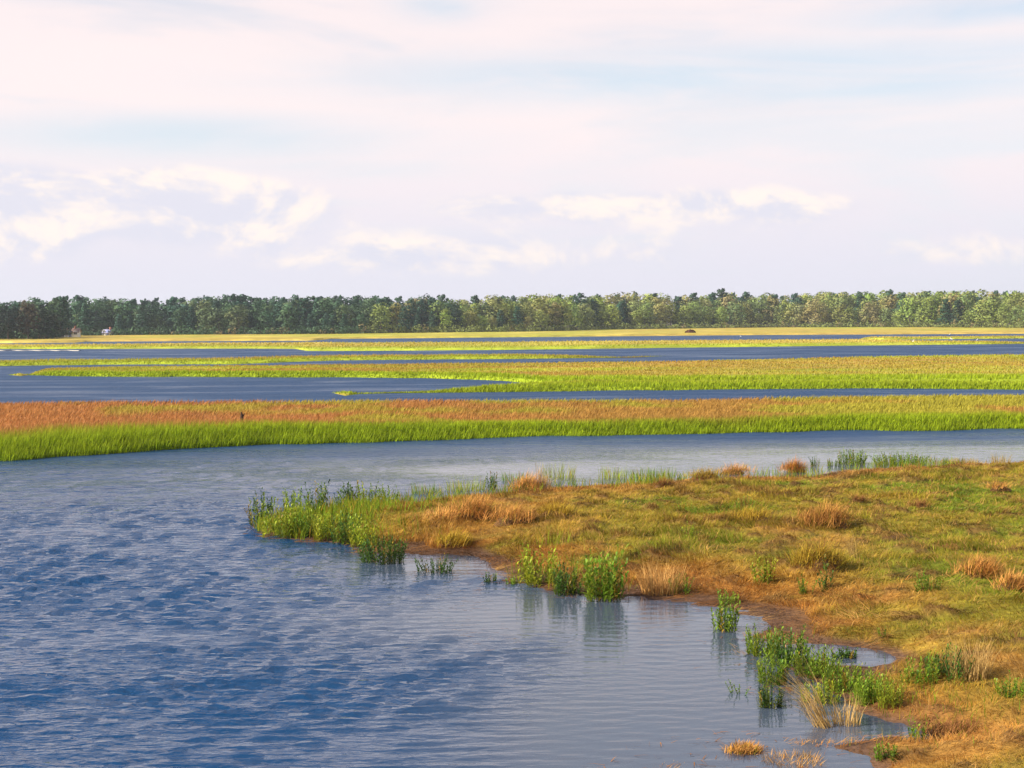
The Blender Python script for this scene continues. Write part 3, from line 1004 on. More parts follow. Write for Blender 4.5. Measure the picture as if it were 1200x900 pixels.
# three rows of individual trees across the view
for row, (step, back, hf) in enumerate(((14.0, 0, 0.70), (12.5, 11, 0.86), (11.5, 26, 1.0))):
    px = -12.0 + 5 * row
    while px < 1212:
        p = px + RNG.uniform(-4.5, 4.5)
        if (row == 0 and (66 < p < 93 or 116 < p < 132 or 284 < p < 298)) or (row < 2 and 447 < p < 461) or (row == 1 and (72 < p < 88 or 119 < p < 129)):
            px += step          # clearings with the cottages
            continue
        right = RNG.random() < sstep(np.array(p), 380, 640)
        bk = back + RNG.uniform(-3, 3)
        if row == 0:
            H = h_for(p, bk, sky_top(p)) * RNG.uniform(0.42, 0.85)
        elif row == 1:
            H = h_for(p, bk, sky_top(p)) * RNG.uniform(0.78, 0.95)
        else:
            H = h_for(p, bk, sky_top(p) + RNG.uniform(-1.6, 3.2))
        u = RNG.random()
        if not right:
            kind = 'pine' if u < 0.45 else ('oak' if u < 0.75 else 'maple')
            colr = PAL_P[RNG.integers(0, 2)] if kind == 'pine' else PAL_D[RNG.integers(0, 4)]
        else:
            kind = 'pine' if u < (0.06 if row == 0 else 0.12 if row == 1 else 0.24) else ('oak' if u < 0.6 else 'maple' if u < 0.8 else 'birch')
            colr = PAL_P[RNG.integers(0, 2)] if kind == 'pine' else PAL_O[RNG.integers(0, 5)]
        k = RNG.uniform(0.85, 1.2)
        colr = tuple(np.array(colr) * k * np.array([RNG.uniform(0.9, 1.1), 1, RNG.uniform(0.9, 1.1)]))
        rw = ('front', 'middle', 'rear')[row]
        hue = 'dark green' if kind == 'pine' or not right else ('tan olive' if colr[0] > colr[1] else 'olive green')
        what = {'oak': 'round tree', 'maple': 'oval tree', 'birch': 'slender tree', 'pine': 'layered pine'}[kind]
        todo.append((p, kind, H, bk, colr, hue, what, rw, where(p)))
        px += step
ORD = {2: ['left of two', 'right of two'], 3: ['leftmost of three', 'middle of three', 'rightmost of three']}
for a in todo:
    same = sorted(b_[0] for b_ in todo if b_[5:] == a[5:])
    i = same.index(a[0]); n = len(same)
    o_ = '' if n == 1 else ', ' + (ORD[n][i] if n in ORD else ('leftmost' if i == 0 else 'rightmost' if i == n - 1 else ('second', 'third', 'fourth', 'fifth', 'sixth', 'seventh', 'eighth')[i - 1] + ' from left'))
    tree(a[0], a[1], a[2], a[3], a[4], KN[a[1]], f'{a[5]} {a[6]}, {a[7]} row, {a[8]}{o_}', f'{a[6]}s in the {a[7]} row of the far woods')


# trees that stand out
for px, kind, ytop, back, colr, name, lab, var in (
        (1108, 'pine', 351, -4, (0.035, 0.085, 0.040), 'pine_tree', 'dark green layered pine standing alone at the edge of the pale right woods', 0),
        (1122, 'pine', 353, 0, (0.030, 0.065, 0.035), 'pine_tree', 'blackish pine close beside the lone layered pine on the right', 1),
        (845, 'pine', 340.5, 22, (0.045, 0.085, 0.040), 'pine_tree', 'tallest dark pine rising over the skyline above the brush heap', 2),
        (497, 'oak', 346, 24, (0.050, 0.090, 0.060), 'broadleaf_tree', 'dark dome crowned tree standing above the skyline near the far cottage roof', 0),
        (535, 'pine', 358, -2, (0.035, 0.065, 0.045), 'pine_tree', 'dark pine with a pale trunk where the green woods meet the olive woods', 3),
        (829, 'birch', 368, -3, (0.22, 0.26, 0.04), 'slender_tree', 'small yellow green tree at the wood edge right of the brush heap', 1),
        (938, 'oak', 350, 8, (0.035, 0.075, 0.040), 'broadleaf_tree', 'very dark wide crown sunk among pale trees right of the tallest pine', 2)):
    tree(px, kind, h_for(px, back, ytop), back, colr, name, lab, None, var=var)
for px, colr, dy, hh, kind, lab in (  # left shore trees: the shade over them is put into darker crown colours
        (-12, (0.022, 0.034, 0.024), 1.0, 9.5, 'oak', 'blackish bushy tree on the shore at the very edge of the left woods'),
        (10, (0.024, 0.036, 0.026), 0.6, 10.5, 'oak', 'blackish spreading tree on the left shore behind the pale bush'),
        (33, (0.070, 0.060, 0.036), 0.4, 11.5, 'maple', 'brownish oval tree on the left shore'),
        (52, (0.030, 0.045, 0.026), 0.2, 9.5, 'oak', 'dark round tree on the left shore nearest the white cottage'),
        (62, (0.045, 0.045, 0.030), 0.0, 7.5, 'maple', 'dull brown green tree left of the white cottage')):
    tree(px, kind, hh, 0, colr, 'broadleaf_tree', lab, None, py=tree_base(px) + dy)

# the woods behind the rows and to either side: one mass
parts = []
def add_far(px, kind, H, back, colr):
    b = at(px, tree_base(px), 0.5); d = b / np.linalg.norm(b[:2]); p = b + d * back
    me = PROTO[kind][RNG.integers(0, 4)][0]
    V = np.empty(len(me.vertices) * 3, np.float32); me.vertices.foreach_get('co', V); V = V.reshape(-1, 3).astype(float)
    a = RNG.uniform(0, 6.28)
    Rm = np.array([[math.cos(a), -math.sin(a), 0], [math.sin(a), math.cos(a), 0], [0, 0, 1]])
    cc = np.empty(len(V) * 4, np.float32); me.attributes['Col'].data.foreach_get('color', cc); cc = cc.reshape(-1, 4)[:, :3]
    nq = len(V) // 4
    keepq = RNG.random(nq) < 0.62
    V = V.reshape(nq, 4, 3)[keepq].reshape(-1, 3); cc = cc.reshape(nq, 4, 3)[keepq].reshape(-1, 3)
    i = np.arange(keepq.sum())[:, None] * 4
    cq = V.reshape(-1, 4, 3).mean(1, keepdims=True)
    V = ((V.reshape(-1, 4, 3) - cq) * 1.25 + cq).reshape(-1, 3)
    parts.append((V @ Rm.T * H + np.array([p[0], p[1], 0.45 + back * 0.004]), [np.hstack([i, i + 1, i + 2, i + 3])], cc * np.array(colr)))
for back, step in ((45, 20), (75, 22), (120, 26)):
    px = -420.0
    while px < 1620:
        p = px + RNG.uniform(-6, 6)
        right = RNG.random() < sstep(np.array(p), 380, 700)
        kind = ('pine', 'oak', 'maple')[RNG.integers(0, 3)]
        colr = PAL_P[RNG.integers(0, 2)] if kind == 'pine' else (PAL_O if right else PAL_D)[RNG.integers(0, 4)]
        add_far(p, kind, h_for(p, back, sky_top(p) + RNG.uniform(0.0, 4.0)), back, colr)
        px += step
for px in list(np.arange(-420, -25, 13.0)) + list(np.arange(1230, 1620, 13.0)):
    for back in (0, 14, 28):
        kind = ('pine', 'oak', 'maple')[RNG.integers(0, 3)]
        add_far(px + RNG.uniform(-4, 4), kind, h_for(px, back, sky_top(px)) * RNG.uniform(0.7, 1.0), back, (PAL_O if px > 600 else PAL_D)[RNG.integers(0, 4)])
V, F, C = join(parts)
tag(mesh_np('distant_woods', V, F, M_CROWN, C), 'solid mass of green woods behind the rows of trees', 'woods', kind='stuff')

# brush along the foot of the woods
parts = []
for px in np.arange(-60, 1270, 3.2):
    if 68 < px < 93 or 117 < px < 131 or 287 < px < 295 or 450 < px < 459:
        continue
    b = at(px, tree_base(px) + 0.25, 0.5)
    hB = RNG.uniform(1.4, 4.6) * RNG.uniform(0.6, 1.0)
    col_ = np.array((0.055, 0.105, 0.048) if px < 430 else (0.17, 0.20, 0.055)) * RNG.uniform(0.6, 1.4)
    if RNG.random() < 0.1:
        col_ = np.array((0.22, 0.18, 0.08))
    parts.append(clump(b + np.array([0, RNG.uniform(-1, 2), hB * 0.4]), (1.9, 1.5, hB * 0.6), 52, 0.36, col_))
V, F, C = join(parts)
tag(mesh_np('undergrowth', V, F, M_CROWN, C), 'low dark brush along the foot of the far woods', 'undergrowth', kind='stuff')


# ------------------------------------------------------------------ cottages in the trees
M_WHITE = plain_mat('white_clapboard', (0.78, 0.77, 0.74), 0.6, 0.3, 0.06, 3.0)
M_REDROOF = plain_mat('red_shingle', (0.26, 0.17, 0.14), 0.8, 0.2, 0.2, 8.0)
M_GREYROOF = plain_mat('grey_shingle', (0.16, 0.155, 0.16), 0.8, 0.2, 0.2, 8.0)
M_LAVROOF = plain_mat('lavender_shingle', (0.30, 0.29, 0.42), 0.8, 0.2, 0.15, 8.0)
M_PINKROOF = plain_mat('faded_shingle', (0.34, 0.24, 0.22), 0.8, 0.2, 0.15, 8.0)
M_BLUE = plain_mat('blue_paint', (0.16, 0.20, 0.42), 0.6, 0.3, 0.1, 3.0)
M_GLASS = plain_mat('window_glass', (0.03, 0.035, 0.045), 0.08, 0.5, 0.05, 3.0)
M_BRICK = plain_mat('chimney_brick', (0.26, 0.11, 0.08), 0.9, 0.1, 0.2, 9.0)
M_SHINGLEWALL = plain_mat('weathered_shingle', (0.36, 0.33, 0.30), 0.8, 0.2, 0.15, 6.0)


def box(x0, x1, y0, y1, z0, z1):
    V = np.array([(x0, y0, z0), (x1, y0, z0), (x1, y1, z0), (x0, y1, z0), (x0, y0, z1), (x1, y0, z1), (x1, y1, z1), (x0, y1, z1)], float)
    F = np.array([(0, 3, 2, 1), (4, 5, 6, 7), (0, 1, 5, 4), (1, 2, 6, 5), (2, 3, 7, 6), (3, 0, 4, 7)])
    return V, [F]


def cottage(px, py, wid, dep, eave, ridge, rz, wall, roof, label, nwin, name='cottage'):
    b = at(px, py, 0.5)
    r = empty(name, (b[0], b[1], 0.45), rz)
    tag(r, label, 'house')
    V = np.array([(-wid / 2, 0, 0), (wid / 2, 0, 0), (wid / 2, dep, 0), (-wid / 2, dep, 0), (-wid / 2, 0, eave), (wid / 2, 0, eave), (wid / 2, dep, eave), (-wid / 2, dep, eave),
                  (-wid / 2, dep / 2, ridge), (wid / 2, dep / 2, ridge)], float)
    mesh_np('wall', V, [np.array([(0, 1, 5, 4), (2, 3, 7, 6)]), np.array([(1, 2, 6, 9, 5), (3, 0, 4, 8, 7)])], wall, parent=r)
    o, th = 0.35, 0.14
    ys = dep / 2 + o
    sl = (ridge - eave) / (dep / 2)
    e = eave - o * sl
    RV = []
    for xx in (-wid / 2 - o, wid / 2 + o):
        RV += [(xx, -o, e + 0.02), (xx, dep / 2, ridge + 0.02), (xx, dep + o, e + 0.02), (xx, -o, e + th), (xx, dep / 2, ridge + th), (xx, dep + o, e + th)]
    RF = np.array([(3, 9, 10, 4), (4, 10, 11, 5), (0, 1, 7, 6), (1, 2, 8, 7), (0, 6, 9, 3), (2, 5, 11, 8), (0, 3, 4, 1), (1, 4, 5, 2), (6, 7, 10, 9), (7, 8, 11, 10)])
    rf = mesh_np('roof', np.array(RV), [RF], roof, parent=r)
    V, F = box(wid * 0.2, wid * 0.2 + 0.7, dep * 0.42, dep * 0.42 + 0.6, ridge - 0.5, ridge + 1.0)
    mesh_np('chimney', V, F, M_BRICK, parent=rf)
    for i in range(nwin):
        xc = -wid / 2 + wid * (i + 0.5) / nwin
        if i == nwin // 2:
            V, F = box(xc - 0.5, xc + 0.5, -0.06, 0.02, 0.05, 2.05)
            dr = mesh_np('door', V, F, M_BLUE, parent=r)
            V, F = box(xc + 0.34, xc + 0.40, -0.12, -0.063, 0.95, 1.05)
            mesh_np('handle', V, F, M_GREYROOF, parent=dr)
            continue
        parts_ = []
        for bx in ((xc - 0.55, xc - 0.47, 0.85, 2.05), (xc + 0.47, xc + 0.55, 0.85, 2.05), (xc - 0.465, xc + 0.465, 0.85, 0.93), (xc - 0.465, xc + 0.465, 1.97, 2.05), (xc - 0.03, xc + 0.03, 0.935, 1.965)):
            V, F = box(bx[0], bx[1], -0.07, 0.02, bx[2], bx[3])
            parts_.append((V, F, np.ones(3)))
        V, F, C = join(parts_)
        wn = mesh_np('window', V, F, M_WHITE, parent=r)
        V, F = box(xc - 0.47, xc + 0.47, -0.03, 0.015, 0.93, 1.97)
        mesh_np('pane', V, F, M_GLASS, parent=wn)
    return r


cottage(82, 395.0, 5.4, 4, 1.7, 2.9, 0.12, M_WHITE, M_REDROOF, 'white cottage with a reddish roof at the foot of the left woods', 3)
cottage(124, 392.9, 3.2, 3, 1.0, 2.1, -0.35, M_WHITE, M_LAVROOF, 'small pale cottage with a bluish roof right of the red roofed one', 2)
cottage(291, 391.3, 3.0, 4, 2.2, 3.6, 0.3, M_WHITE, M_GREYROOF, 'tiny white cottage alone among dark trunks left of the middle', 2)
cottage(454, 389.0, 4.0, 5, 3.9, 5.7, -0.2, M_SHINGLEWALL, M_PINKROOF, 'brownish shingled cottage half hidden where the woods turn paler', 3)


# ------------------------------------------------------------------ birds, brush heap, stump
M_BIRD = plain_mat('white_plumage', (0.82, 0.81, 0.78), 0.7, 0.2, 0.04, 8.0)
M_BEAK = plain_mat('yellow_beak', (0.55, 0.36, 0.05), 0.5, 0.3, 0.1, 8.0)
M_LEGS = plain_mat('black_legs', (0.03, 0.03, 0.03), 0.6, 0.3, 0.1, 8.0)


def egret(px, py, rz, label, s=0.8, wade=True):
    b = at(px, py, 0.0)
    r = empty('egret', (b[0], b[1], 0.0), rz, s)
    tag(r, label, 'bird', 'white egrets wading in the far creeks')
    body = [(-0.40, 0, 0.42), (-0.26, 0, 0.47), (-0.08, 0, 0.53), (0.10, 0, 0.58), (0.20, 0, 0.66), (0.23, 0, 0.76), (0.17, 0, 0.86), (0.17, 0, 0.95), (0.24, 0, 1.0), (0.31, 0, 0.995)]
    V, F = tube(body, [0.015, 0.07, 0.125, 0.11, 0.055, 0.036, 0.03, 0.032, 0.042, 0.018], 8)
    mesh_np('body', V, F, M_BIRD, parent=r, smooth=True)
    V, F = tube([(0.31, 0, 0.995), (0.45, 0, 0.975)], [0.016, 0.003], 5)
    mesh_np('beak', V, F, M_BEAK, parent=r)
    for s_ in (-0.045, 0.045):
        V, F = tube([(0.0, s_, 0.46), (0.03, s_, 0.25), (-0.01, s_, -0.1)], [0.016, 0.011, 0.01], 5)
        mesh_np('leg', V, F, M_LEGS, parent=r)


egret(1070, 402.9, 0.3, 'white egret at the grass edge, lowest and leftmost of the three egrets on the right', 0.9)
egret(1115, 399.6, 2.9, 'white egret standing in the side channel, middle of the three egrets on the right')
egret(1145, 400.8, 0.6, 'white egret in the side channel, rightmost of the egrets')
egret(868, 396.2, 3.3, 'white egret alone in the farthest creek right of the brush heap')
egret(1113, 393.2, 0.1, 'small white egret in the farthest creek above the side channel', 0.65)

M_BRUSH = plant_mat('brushwood', 0.05, 0.8, 0.1)
b = at(809, 390.0, 0.5)
r = empty('brush_heap', (b[0], b[1], 0.42), 0.0, 0.8)
tag(r, 'dark brown heap of dead brush on the far marsh before the woods', 'brush heap')
u = RNG.normal(size=(240, 3)); u[:, 2] = np.abs(u[:, 2]); u /= np.linalg.norm(u, axis=1)[:, None]
V, F = quads_cloud(u * np.array([2.3, 1.5, 1.25]), u + RNG.normal(0, 0.4, (240, 3)), np.full(240, 0.4))
mesh_np('brush', V, F, M_BRUSH, np.repeat(np.array((0.12, 0.055, 0.03)) * RNG.uniform(0.6, 1.3, (240, 1)), 4, 0), parent=r)
parts = []
for k in range(22):
    a = RNG.uniform(0, 6.28); p0 = np.array([math.cos(a) * 1.8, math.sin(a) * 1.2, 0.1])
    V, F = tube([p0, p0 * 0.4 + np.array([0, 0, 1.2]), np.array([-p0[0] * 0.2, -p0[1] * 0.2, 1.75])], [0.05, 0.04, 0.015], 5)
    parts.append((V, F, np.array((0.10, 0.05, 0.03))))
V, F, C = join(parts)
mesh_np('branches', V, F, M_BRUSH, C, parent=r)

b = B1.pos(np.array([283.0]), np.array([0.40]))[0]
b = at(283, 498.0, 0.3)
r = empty('tree_stump', (b[0], b[1], 0.33), 0.4, 0.62)
tag(r, 'small dark weathered stump in the green grass at the edge of the red strip', 'stump')
V, F = tube([(0, 0, -0.1), (0.02, 0, 0.3), (0.05, 0.02, 0.75), (0.0, 0.03, 1.0)], [0.2, 0.15, 0.13, 0.03], 9)
mesh_np('trunk', V, F, M_BRUSH, np.full((len(V), 3), (0.05, 0.03, 0.02)), parent=r)
V, F = tube([(0.03, 0, 0.55), (0.22, 0.0, 0.78), (0.28, 0.02, 0.95)], [0.07, 0.05, 0.01], 6)
mesh_np('limb', V, F, M_BRUSH, np.full((len(V), 3), (0.05, 0.03, 0.02)), parent=r)

# pale sand spit on the left edge of the fourth creek
sp_ = []
for px in np.linspace(-60, 92, 24):
    sp_.append((px, 411.0 + 0.3 * math.sin(px * 0.3)))
V = []
for px, py in sp_:
    a = at(px, py, 0.0)
    f = 1 - abs(px - 0) / 400
    for o_, z in ((-0.5, -0.1), (0.0, 0.05), (1.0, 0.09), (2.0, 0.05), (3.0, -0.1)):
        V.append(a + np.array([0, o_ * f, z]))
V = np.array(V)
i = np.arange(len(V)).reshape(24, 5)
q = np.stack([i[:-1, :-1], i[1:, :-1], i[1:, 1:], i[:-1, 1:]], -1).reshape(-1, 4)
tag(mesh_np('sand_spit', V, [q], plain_mat('pale_sand', (0.62, 0.56, 0.45), 0.9, 0.1, 0.2, 1.0)), kind='structure')


# ------------------------------------------------------------------ plants of the point
def base_at(px, py):
    p = at(px, py, 0.0)
    for _ in range(4):
        z = max(0.0, float(pen_h(np.array([p[0]]), np.array([p[1]]))[0]))
        p = at(px, py, z)
    return p


DG = np.array((0.065, 0.135, 0.018)); MG = np.array((0.14, 0.235, 0.018)); YGR = np.array((0.27, 0.33, 0.022)); STRAW = np.array((0.50, 0.33, 0.12)); BRN = np.array((0.22, 0.10, 0.035))


def leafy(px, py, hpx, wpx, n, col_, label, name='leafy_plant', cat='plant', group=None, leafL=0.16, leafW=0.034, yell=0.28, nl=14, lean=0.16):
    b = base_at(px, py)
    k = dist_of(b) / FPX
    H, Wd = hpx * k * 1.12, wpx * k * 1.1
    r = empty(name, (b[0], b[1], b[2] - 0.02))
    tag(r, label, cat, group)
    leafL, leafW = leafL * max(0.55, min(1.2, H / 0.7)), leafW * max(0.7, min(1.2, H / 0.7))
    sp, lp = [], []
    n = int(n * 1.3)
    for i in range(n):
        a = RNG.uniform(0, 6.28); q_ = math.sqrt(RNG.random()) * Wd * 0.5
        base = np.array([math.cos(a) * q_, math.sin(a) * q_ * 0.8, -0.05])
        h = H * RNG.uniform(0.6, 1.08) * (1 - 0.3 * (q_ / (Wd * 0.5)) ** 2)
        la = a + RNG.normal(0, 0.7); lm = abs(RNG.normal(0, lean)) * h + 0.15 * q_
        tip = base + np.array([math.cos(la) * lm, math.sin(la) * lm, h])
        mid = base * 0.55 + tip * 0.45 - np.array([math.cos(la), math.sin(la), 0]) * lm * 0.15
        c = col_ * RNG.uniform(0.6, 1.35) * np.array([RNG.uniform(0.85, 1.25), 1, RNG.uniform(0.8, 1.3)])
        if RNG.random() < 0.07:
            c = OCHRE * RNG.uniform(0.5, 0.9)
        if RNG.random() < yell:
            c = c * 0.4 + YGR * 0.6
        V, F = tube([base, mid, tip], [0.006, 0.0045, 0.002], 4)
        sp.append((V, F, c * 0.8))
        t = np.linspace(0.12, 1.0, nl) + RNG.uniform(-0.02, 0.02, nl)
        P = np.where(t[:, None] < 0.5, base + (mid - base) * (t / 0.5)[:, None], mid + (tip - mid) * ((t - 0.5) / 0.5)[:, None])
        ang = np.arange(nl) * 2.4 + RNG.uniform(0, 6.28)
        el_ = RNG.uniform(0.45, 1.0, nl) + 0.35 * t
        D = np.stack([np.cos(ang) * np.cos(el_), np.sin(ang) * np.cos(el_), np.sin(el_)], 1)
        L = leafL * RNG.uniform(0.7, 1.25, nl) * (1.15 - 0.5 * t)
        V, F, nv = leaves(P, D, L, leafW * RNG.uniform(0.8, 1.2, nl))
        lc = c * RNG.uniform(0.75, 1.25, (nl, 1))
        lp.append((V, F, np.repeat(lc, nv, 0)))
    V, F, C = join(lp); mesh_np('leaves', V, F, M_LEAF, C, parent=r)
    if n <= 16:
        for V, F, C in sp:
            mesh_np('stem', V, F, M_LEAF, np.broadcast_to(C, (len(V), 3)), parent=r)
    else:
        V, F, C = join(sp); mesh_np('stems', V, F, M_LEAF, C, parent=r)
    return r


def reeds(px, py, hpx, wpx, n, col_, label, name='reed_clump', cat='reeds', group=None, lean=0.25, tip=None, wid=0.014, laz=None, mat=None, mix_dry=0.15):
    b = base_at(px, py)
    k = dist_of(b) / FPX
    H, Wd = hpx * k, wpx * k
    r = empty(name, (b[0], b[1], b[2] - 0.02))
    tag(r, label, cat, group)
    a = RNG.uniform(0, 6.28, n); q_ = np.sqrt(RNG.random(n)) * Wd * 0.5
    P = np.stack([np.cos(a) * q_, np.sin(a) * q_ * 0.8, np.full(n, -0.04)], 1)
    h = H * RNG.uniform(0.5, 1.1, n)
    az_ = (a + RNG.normal(0, 0.8, n)) if laz is None else RNG.normal(laz, 0.35, n)
    V, F, nv = blades(P, h, wid * RNG.uniform(0.7, 1.3, n), az_, np.clip(RNG.normal(lean, 0.12, n), 0.02, 0.9))
    c = col_ * RNG.uniform(0.65, 1.35, (n, 1))
    dr = RNG.random(n) < mix_dry
    c[dr] = STRAW * RNG.uniform(0.6, 1.1, (dr.sum(), 1))
    C = np.repeat(c, nv, 0).reshape(n, nv, 3)
    C[:, -1] = C[:, -1] * 0.65 + (tip if tip is not None else YGR) * 0.35
    mesh_np('blades', V, F, mat or M_GRASS, C.reshape(-1, 3), parent=r)
    return r


def tussock(px, py, hpx, wpx, n, col_, label, group=None, laz=None, dark=0.15):
    n = int(n * 2.3)
    col_ = col_ * 1.15
    b = base_at(px, py)
    k = dist_of(b) / FPX
    H, Wd = hpx * k, wpx * k
    r = empty('grass_tussock', (b[0], b[1], b[2] - 0.03))
    tag(r, label, 'tussock', group)
    nu, nv_ = 14, 6
    V = []
    for j in range(nv_):
        f = j / (nv_ - 1)
        for i in range(nu):
            a = 2 * math.pi * i / nu
            rr = Wd * 0.36 * math.cos(f * 1.5) * (1 + 0.25 * math.sin(3 * a + px) * (1 - f))
            V.append((math.cos(a) * rr, math.sin(a) * rr * 0.75, -0.05 + (H * 0.4 + 0.05) * math.sin(f * 1.57) * (1 + 0.15 * math.sin(2 * a + py))))
    V = np.array(V)
    i = np.arange(nu * nv_).reshape(nv_, nu)
    q = np.stack([i[:-1], np.roll(i[:-1], -1, 1), np.roll(i[1:], -1, 1), i[1:]], -1).reshape(-1, 4)
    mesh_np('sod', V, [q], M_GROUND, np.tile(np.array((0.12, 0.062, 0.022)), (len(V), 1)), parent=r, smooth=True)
    lob = RNG.uniform(-0.3, 0.3, (4, 2)) * np.array([Wd, Wd * 0.6]); lob[0] = 0
    li = RNG.integers(0, 4, n)
    a = RNG.uniform(0, 6.28, n); f = RNG.random(n) ** 0.6
    rr = Wd * 0.42 * np.cos(f * 1.5)
    zt = np.array([0.46, 0.30, 0.24, 0.20])[li]
    P = np.stack([lob[li, 0] + np.cos(a) * rr, lob[li, 1] + np.sin(a) * rr * 0.75, H * zt * np.sin(f * 1.57)], 1)
    h = (H * 0.62 + 0.09) * RNG.uniform(0.45, 1.3, n)
    wind = np.array([0.2, 0.9, -0.5, 0.4])[li] if laz is None else np.full(n, laz)
    az_ = np.where(RNG.random(n) < 0.55, RNG.normal(wind, 0.5), a + RNG.normal(0, 0.6, n))
    V, F, nv = blades(P, h, RNG.uniform(0.007, 0.014, n), az_, np.clip(RNG.normal(0.70, 0.22, n), 0.05, 0.98), fa=az_ + 1.57 + RNG.normal(0, 0.4, n), droop=1.4)
    c = col_ * RNG.uniform(0.6, 1.35, (n, 1))
    dk = RNG.random(n) < dark
    c[dk] = BRN * RNG.uniform(0.4, 1.0, (dk.sum(), 1))
    gr = RNG.random(n) < 0.12
    c[gr] = OLIVE * RNG.uniform(0.7, 1.2, (gr.sum(), 1))
    mesh_np('dead_grass', V, F, M_HAY, np.repeat(c, nv, 0), parent=r)
    return r


# fringe of grass round the tip and along the back edge: nobody could count it
x, y = scatter(420000, -14, 16, 14, 56)
d = sdf(x, y)
h0 = pen_h(x, y)
fr = np.maximum(pblob(x, y, 350, 612, 80, 22), 0.8 * pblob(x, y, 440, 592, 60, 14))
bk = sstep(d, 2.6, 0.6)
fr = np.maximum(fr, 0.8 * bk * np.maximum.reduce([pblob(x, y, 500, 578, 90, 12), pblob(x, y, 620, 562, 80, 10), pblob(x, y, 760, 555, 60, 10)]))
fr = np.maximum(fr, 0.25 * bk * (y > 40))
fr = np.maximum(fr, 0.35 * pblob(x, y, 1060, 812, 120, 45))
fr = np.maximum(fr, 0.25 * pblob(x, y, 660, 680, 90, 18))
fr = fr * sstep(fbm(x * 0.7, y * 0.7, 401, 3), 0.33, 0.55) * (h0 > 0.0) * (d > 0)
k = RNG.random(len(x)) < fr
x, y, h0 = sel(k, x, y, h0)
x, y, h0 = x[:40000], y[:40000], h0[:40000]
N = len(x)
V, F, nv = blades(np.stack([x, y, h0 - 0.02], 1), RNG.uniform(0.25, 0.62, N) * sstep(np.hypot(x, y), 8, 34), RNG.uniform(0.010, 0.02, N) * np.clip(np.hypot(x, y) / 32, 0.5, 1.2), RNG.uniform(0, 6.28, N), np.clip(RNG.normal(0.35, 0.15, N), 0.05, 0.8))
c = mixc(np.tile(MG, (N, 1)), YGR, RNG.random(N) * 0.9) * RNG.uniform(0.6, 1.3, (N, 1))
dr = RNG.random(N) < 0.18
c[dr] = OCHRE * RNG.uniform(0.7, 1.2, (dr.sum(), 1))
tag(mesh_np('fringe_grass', V, F, M_GRASS, np.repeat(c, nv, 0)), 'mixed green grass fringing the tip and back edge of the low point', 'grass', kind='stuff')

TIPG = 'leafy plants crowded on the tip of the point'
for a in (
    (306, 616, 38, 22, 26, DG, 'dark green leafy clump standing at the very tip of the point'),
    (330, 629, 42, 40, 34, YGR, 'yellow green leafy clump at the waterline just right of the tip'),
    (345, 604, 30, 26, 20, MG, 'mid green leafy clump on the back side of the tip'),
    (372, 606, 40, 22, 24, DG, 'tall dark leafy clump on the back of the tip beside the pale blades'),
    (356, 628, 34, 26, 24, MG, 'green leafy clump at the waterline between two yellow green ones'),
    (382, 632, 34, 30, 26, YGR, 'yellow green leafy clump at the waterline nearest the dark bush in the water'),
    (404, 596, 32, 16, 18, DG, 'narrow dark upright plant on the back edge right of the tip'),
    (428, 594, 30, 30, 26, MG, 'low green leafy clump on the back edge beyond the dark upright plant'),
    (405, 636, 38, 28, 28, DG, 'dark leafy clump at the waterline where the point meets the brown hay'),
    (428, 640, 40, 30, 24, YGR, 'tall yellowish leafy clump directly behind the dark bush in the water'),
    (452, 592, 24, 26, 20, MG, 'small green leafy clump on the back edge above the dark bush'),
):
    leafy(*a, group=None)
leafy(449, 658, 32, 44, 52, DG, 'dense dark green bush standing in the water below the tip', name='bush', cat='bush', yell=0.08)
leafy(511, 670, 20, 40, 30, DG * 0.75, 'low blackish green plant alone in open water right of the dark bush', yell=0.0, lean=0.35)
leafy(575, 682, 14, 14, 10, DG, 'small dark sprig in shallow water left of the yellow shore plants', yell=0.1)
leafy(601, 684, 12, 14, 8, MG, 'small green sprig at the waterline beside the yellow shore plants', yell=0.2)
leafy(633, 684, 44, 46, 30, YGR, 'tall yellow green leafy plants on the shore in the middle of the picture', leafW=0.035)
leafy(664, 697, 36, 28, 26, DG, 'dark leafy plant at the waterline left of the bright upright plant', yell=0.15)
leafy(708, 703, 56, 36, 44, MG * 1.2, 'bright green upright leafy plant standing in the water at the shore bend', yell=0.3, leafL=0.2)
leafy(798, 696, 26, 22, 14, MG, 'small leafy plant on the orange hay right of the dry tuft')
leafy(850, 739, 40, 28, 22, MG, 'slender leafy plant standing alone in the shallows with its reflection', leafL=0.15)
leafy(893, 684, 36, 20, 12, YGR, 'yellow green weed on the hay above the shallow inlet')
leafy(852, 706, 18, 22, 12, MG, 'low weed at the water edge above the lone shallow water plant')
leafy(945, 696, 26, 12, 8, MG, 'small upright weed left of the dark tall stalk')
leafy(968, 694, 44, 10, 5, DG, 'single tall dark stalk standing on the flattened hay', leafW=0.03, yell=0.0)
BC = None
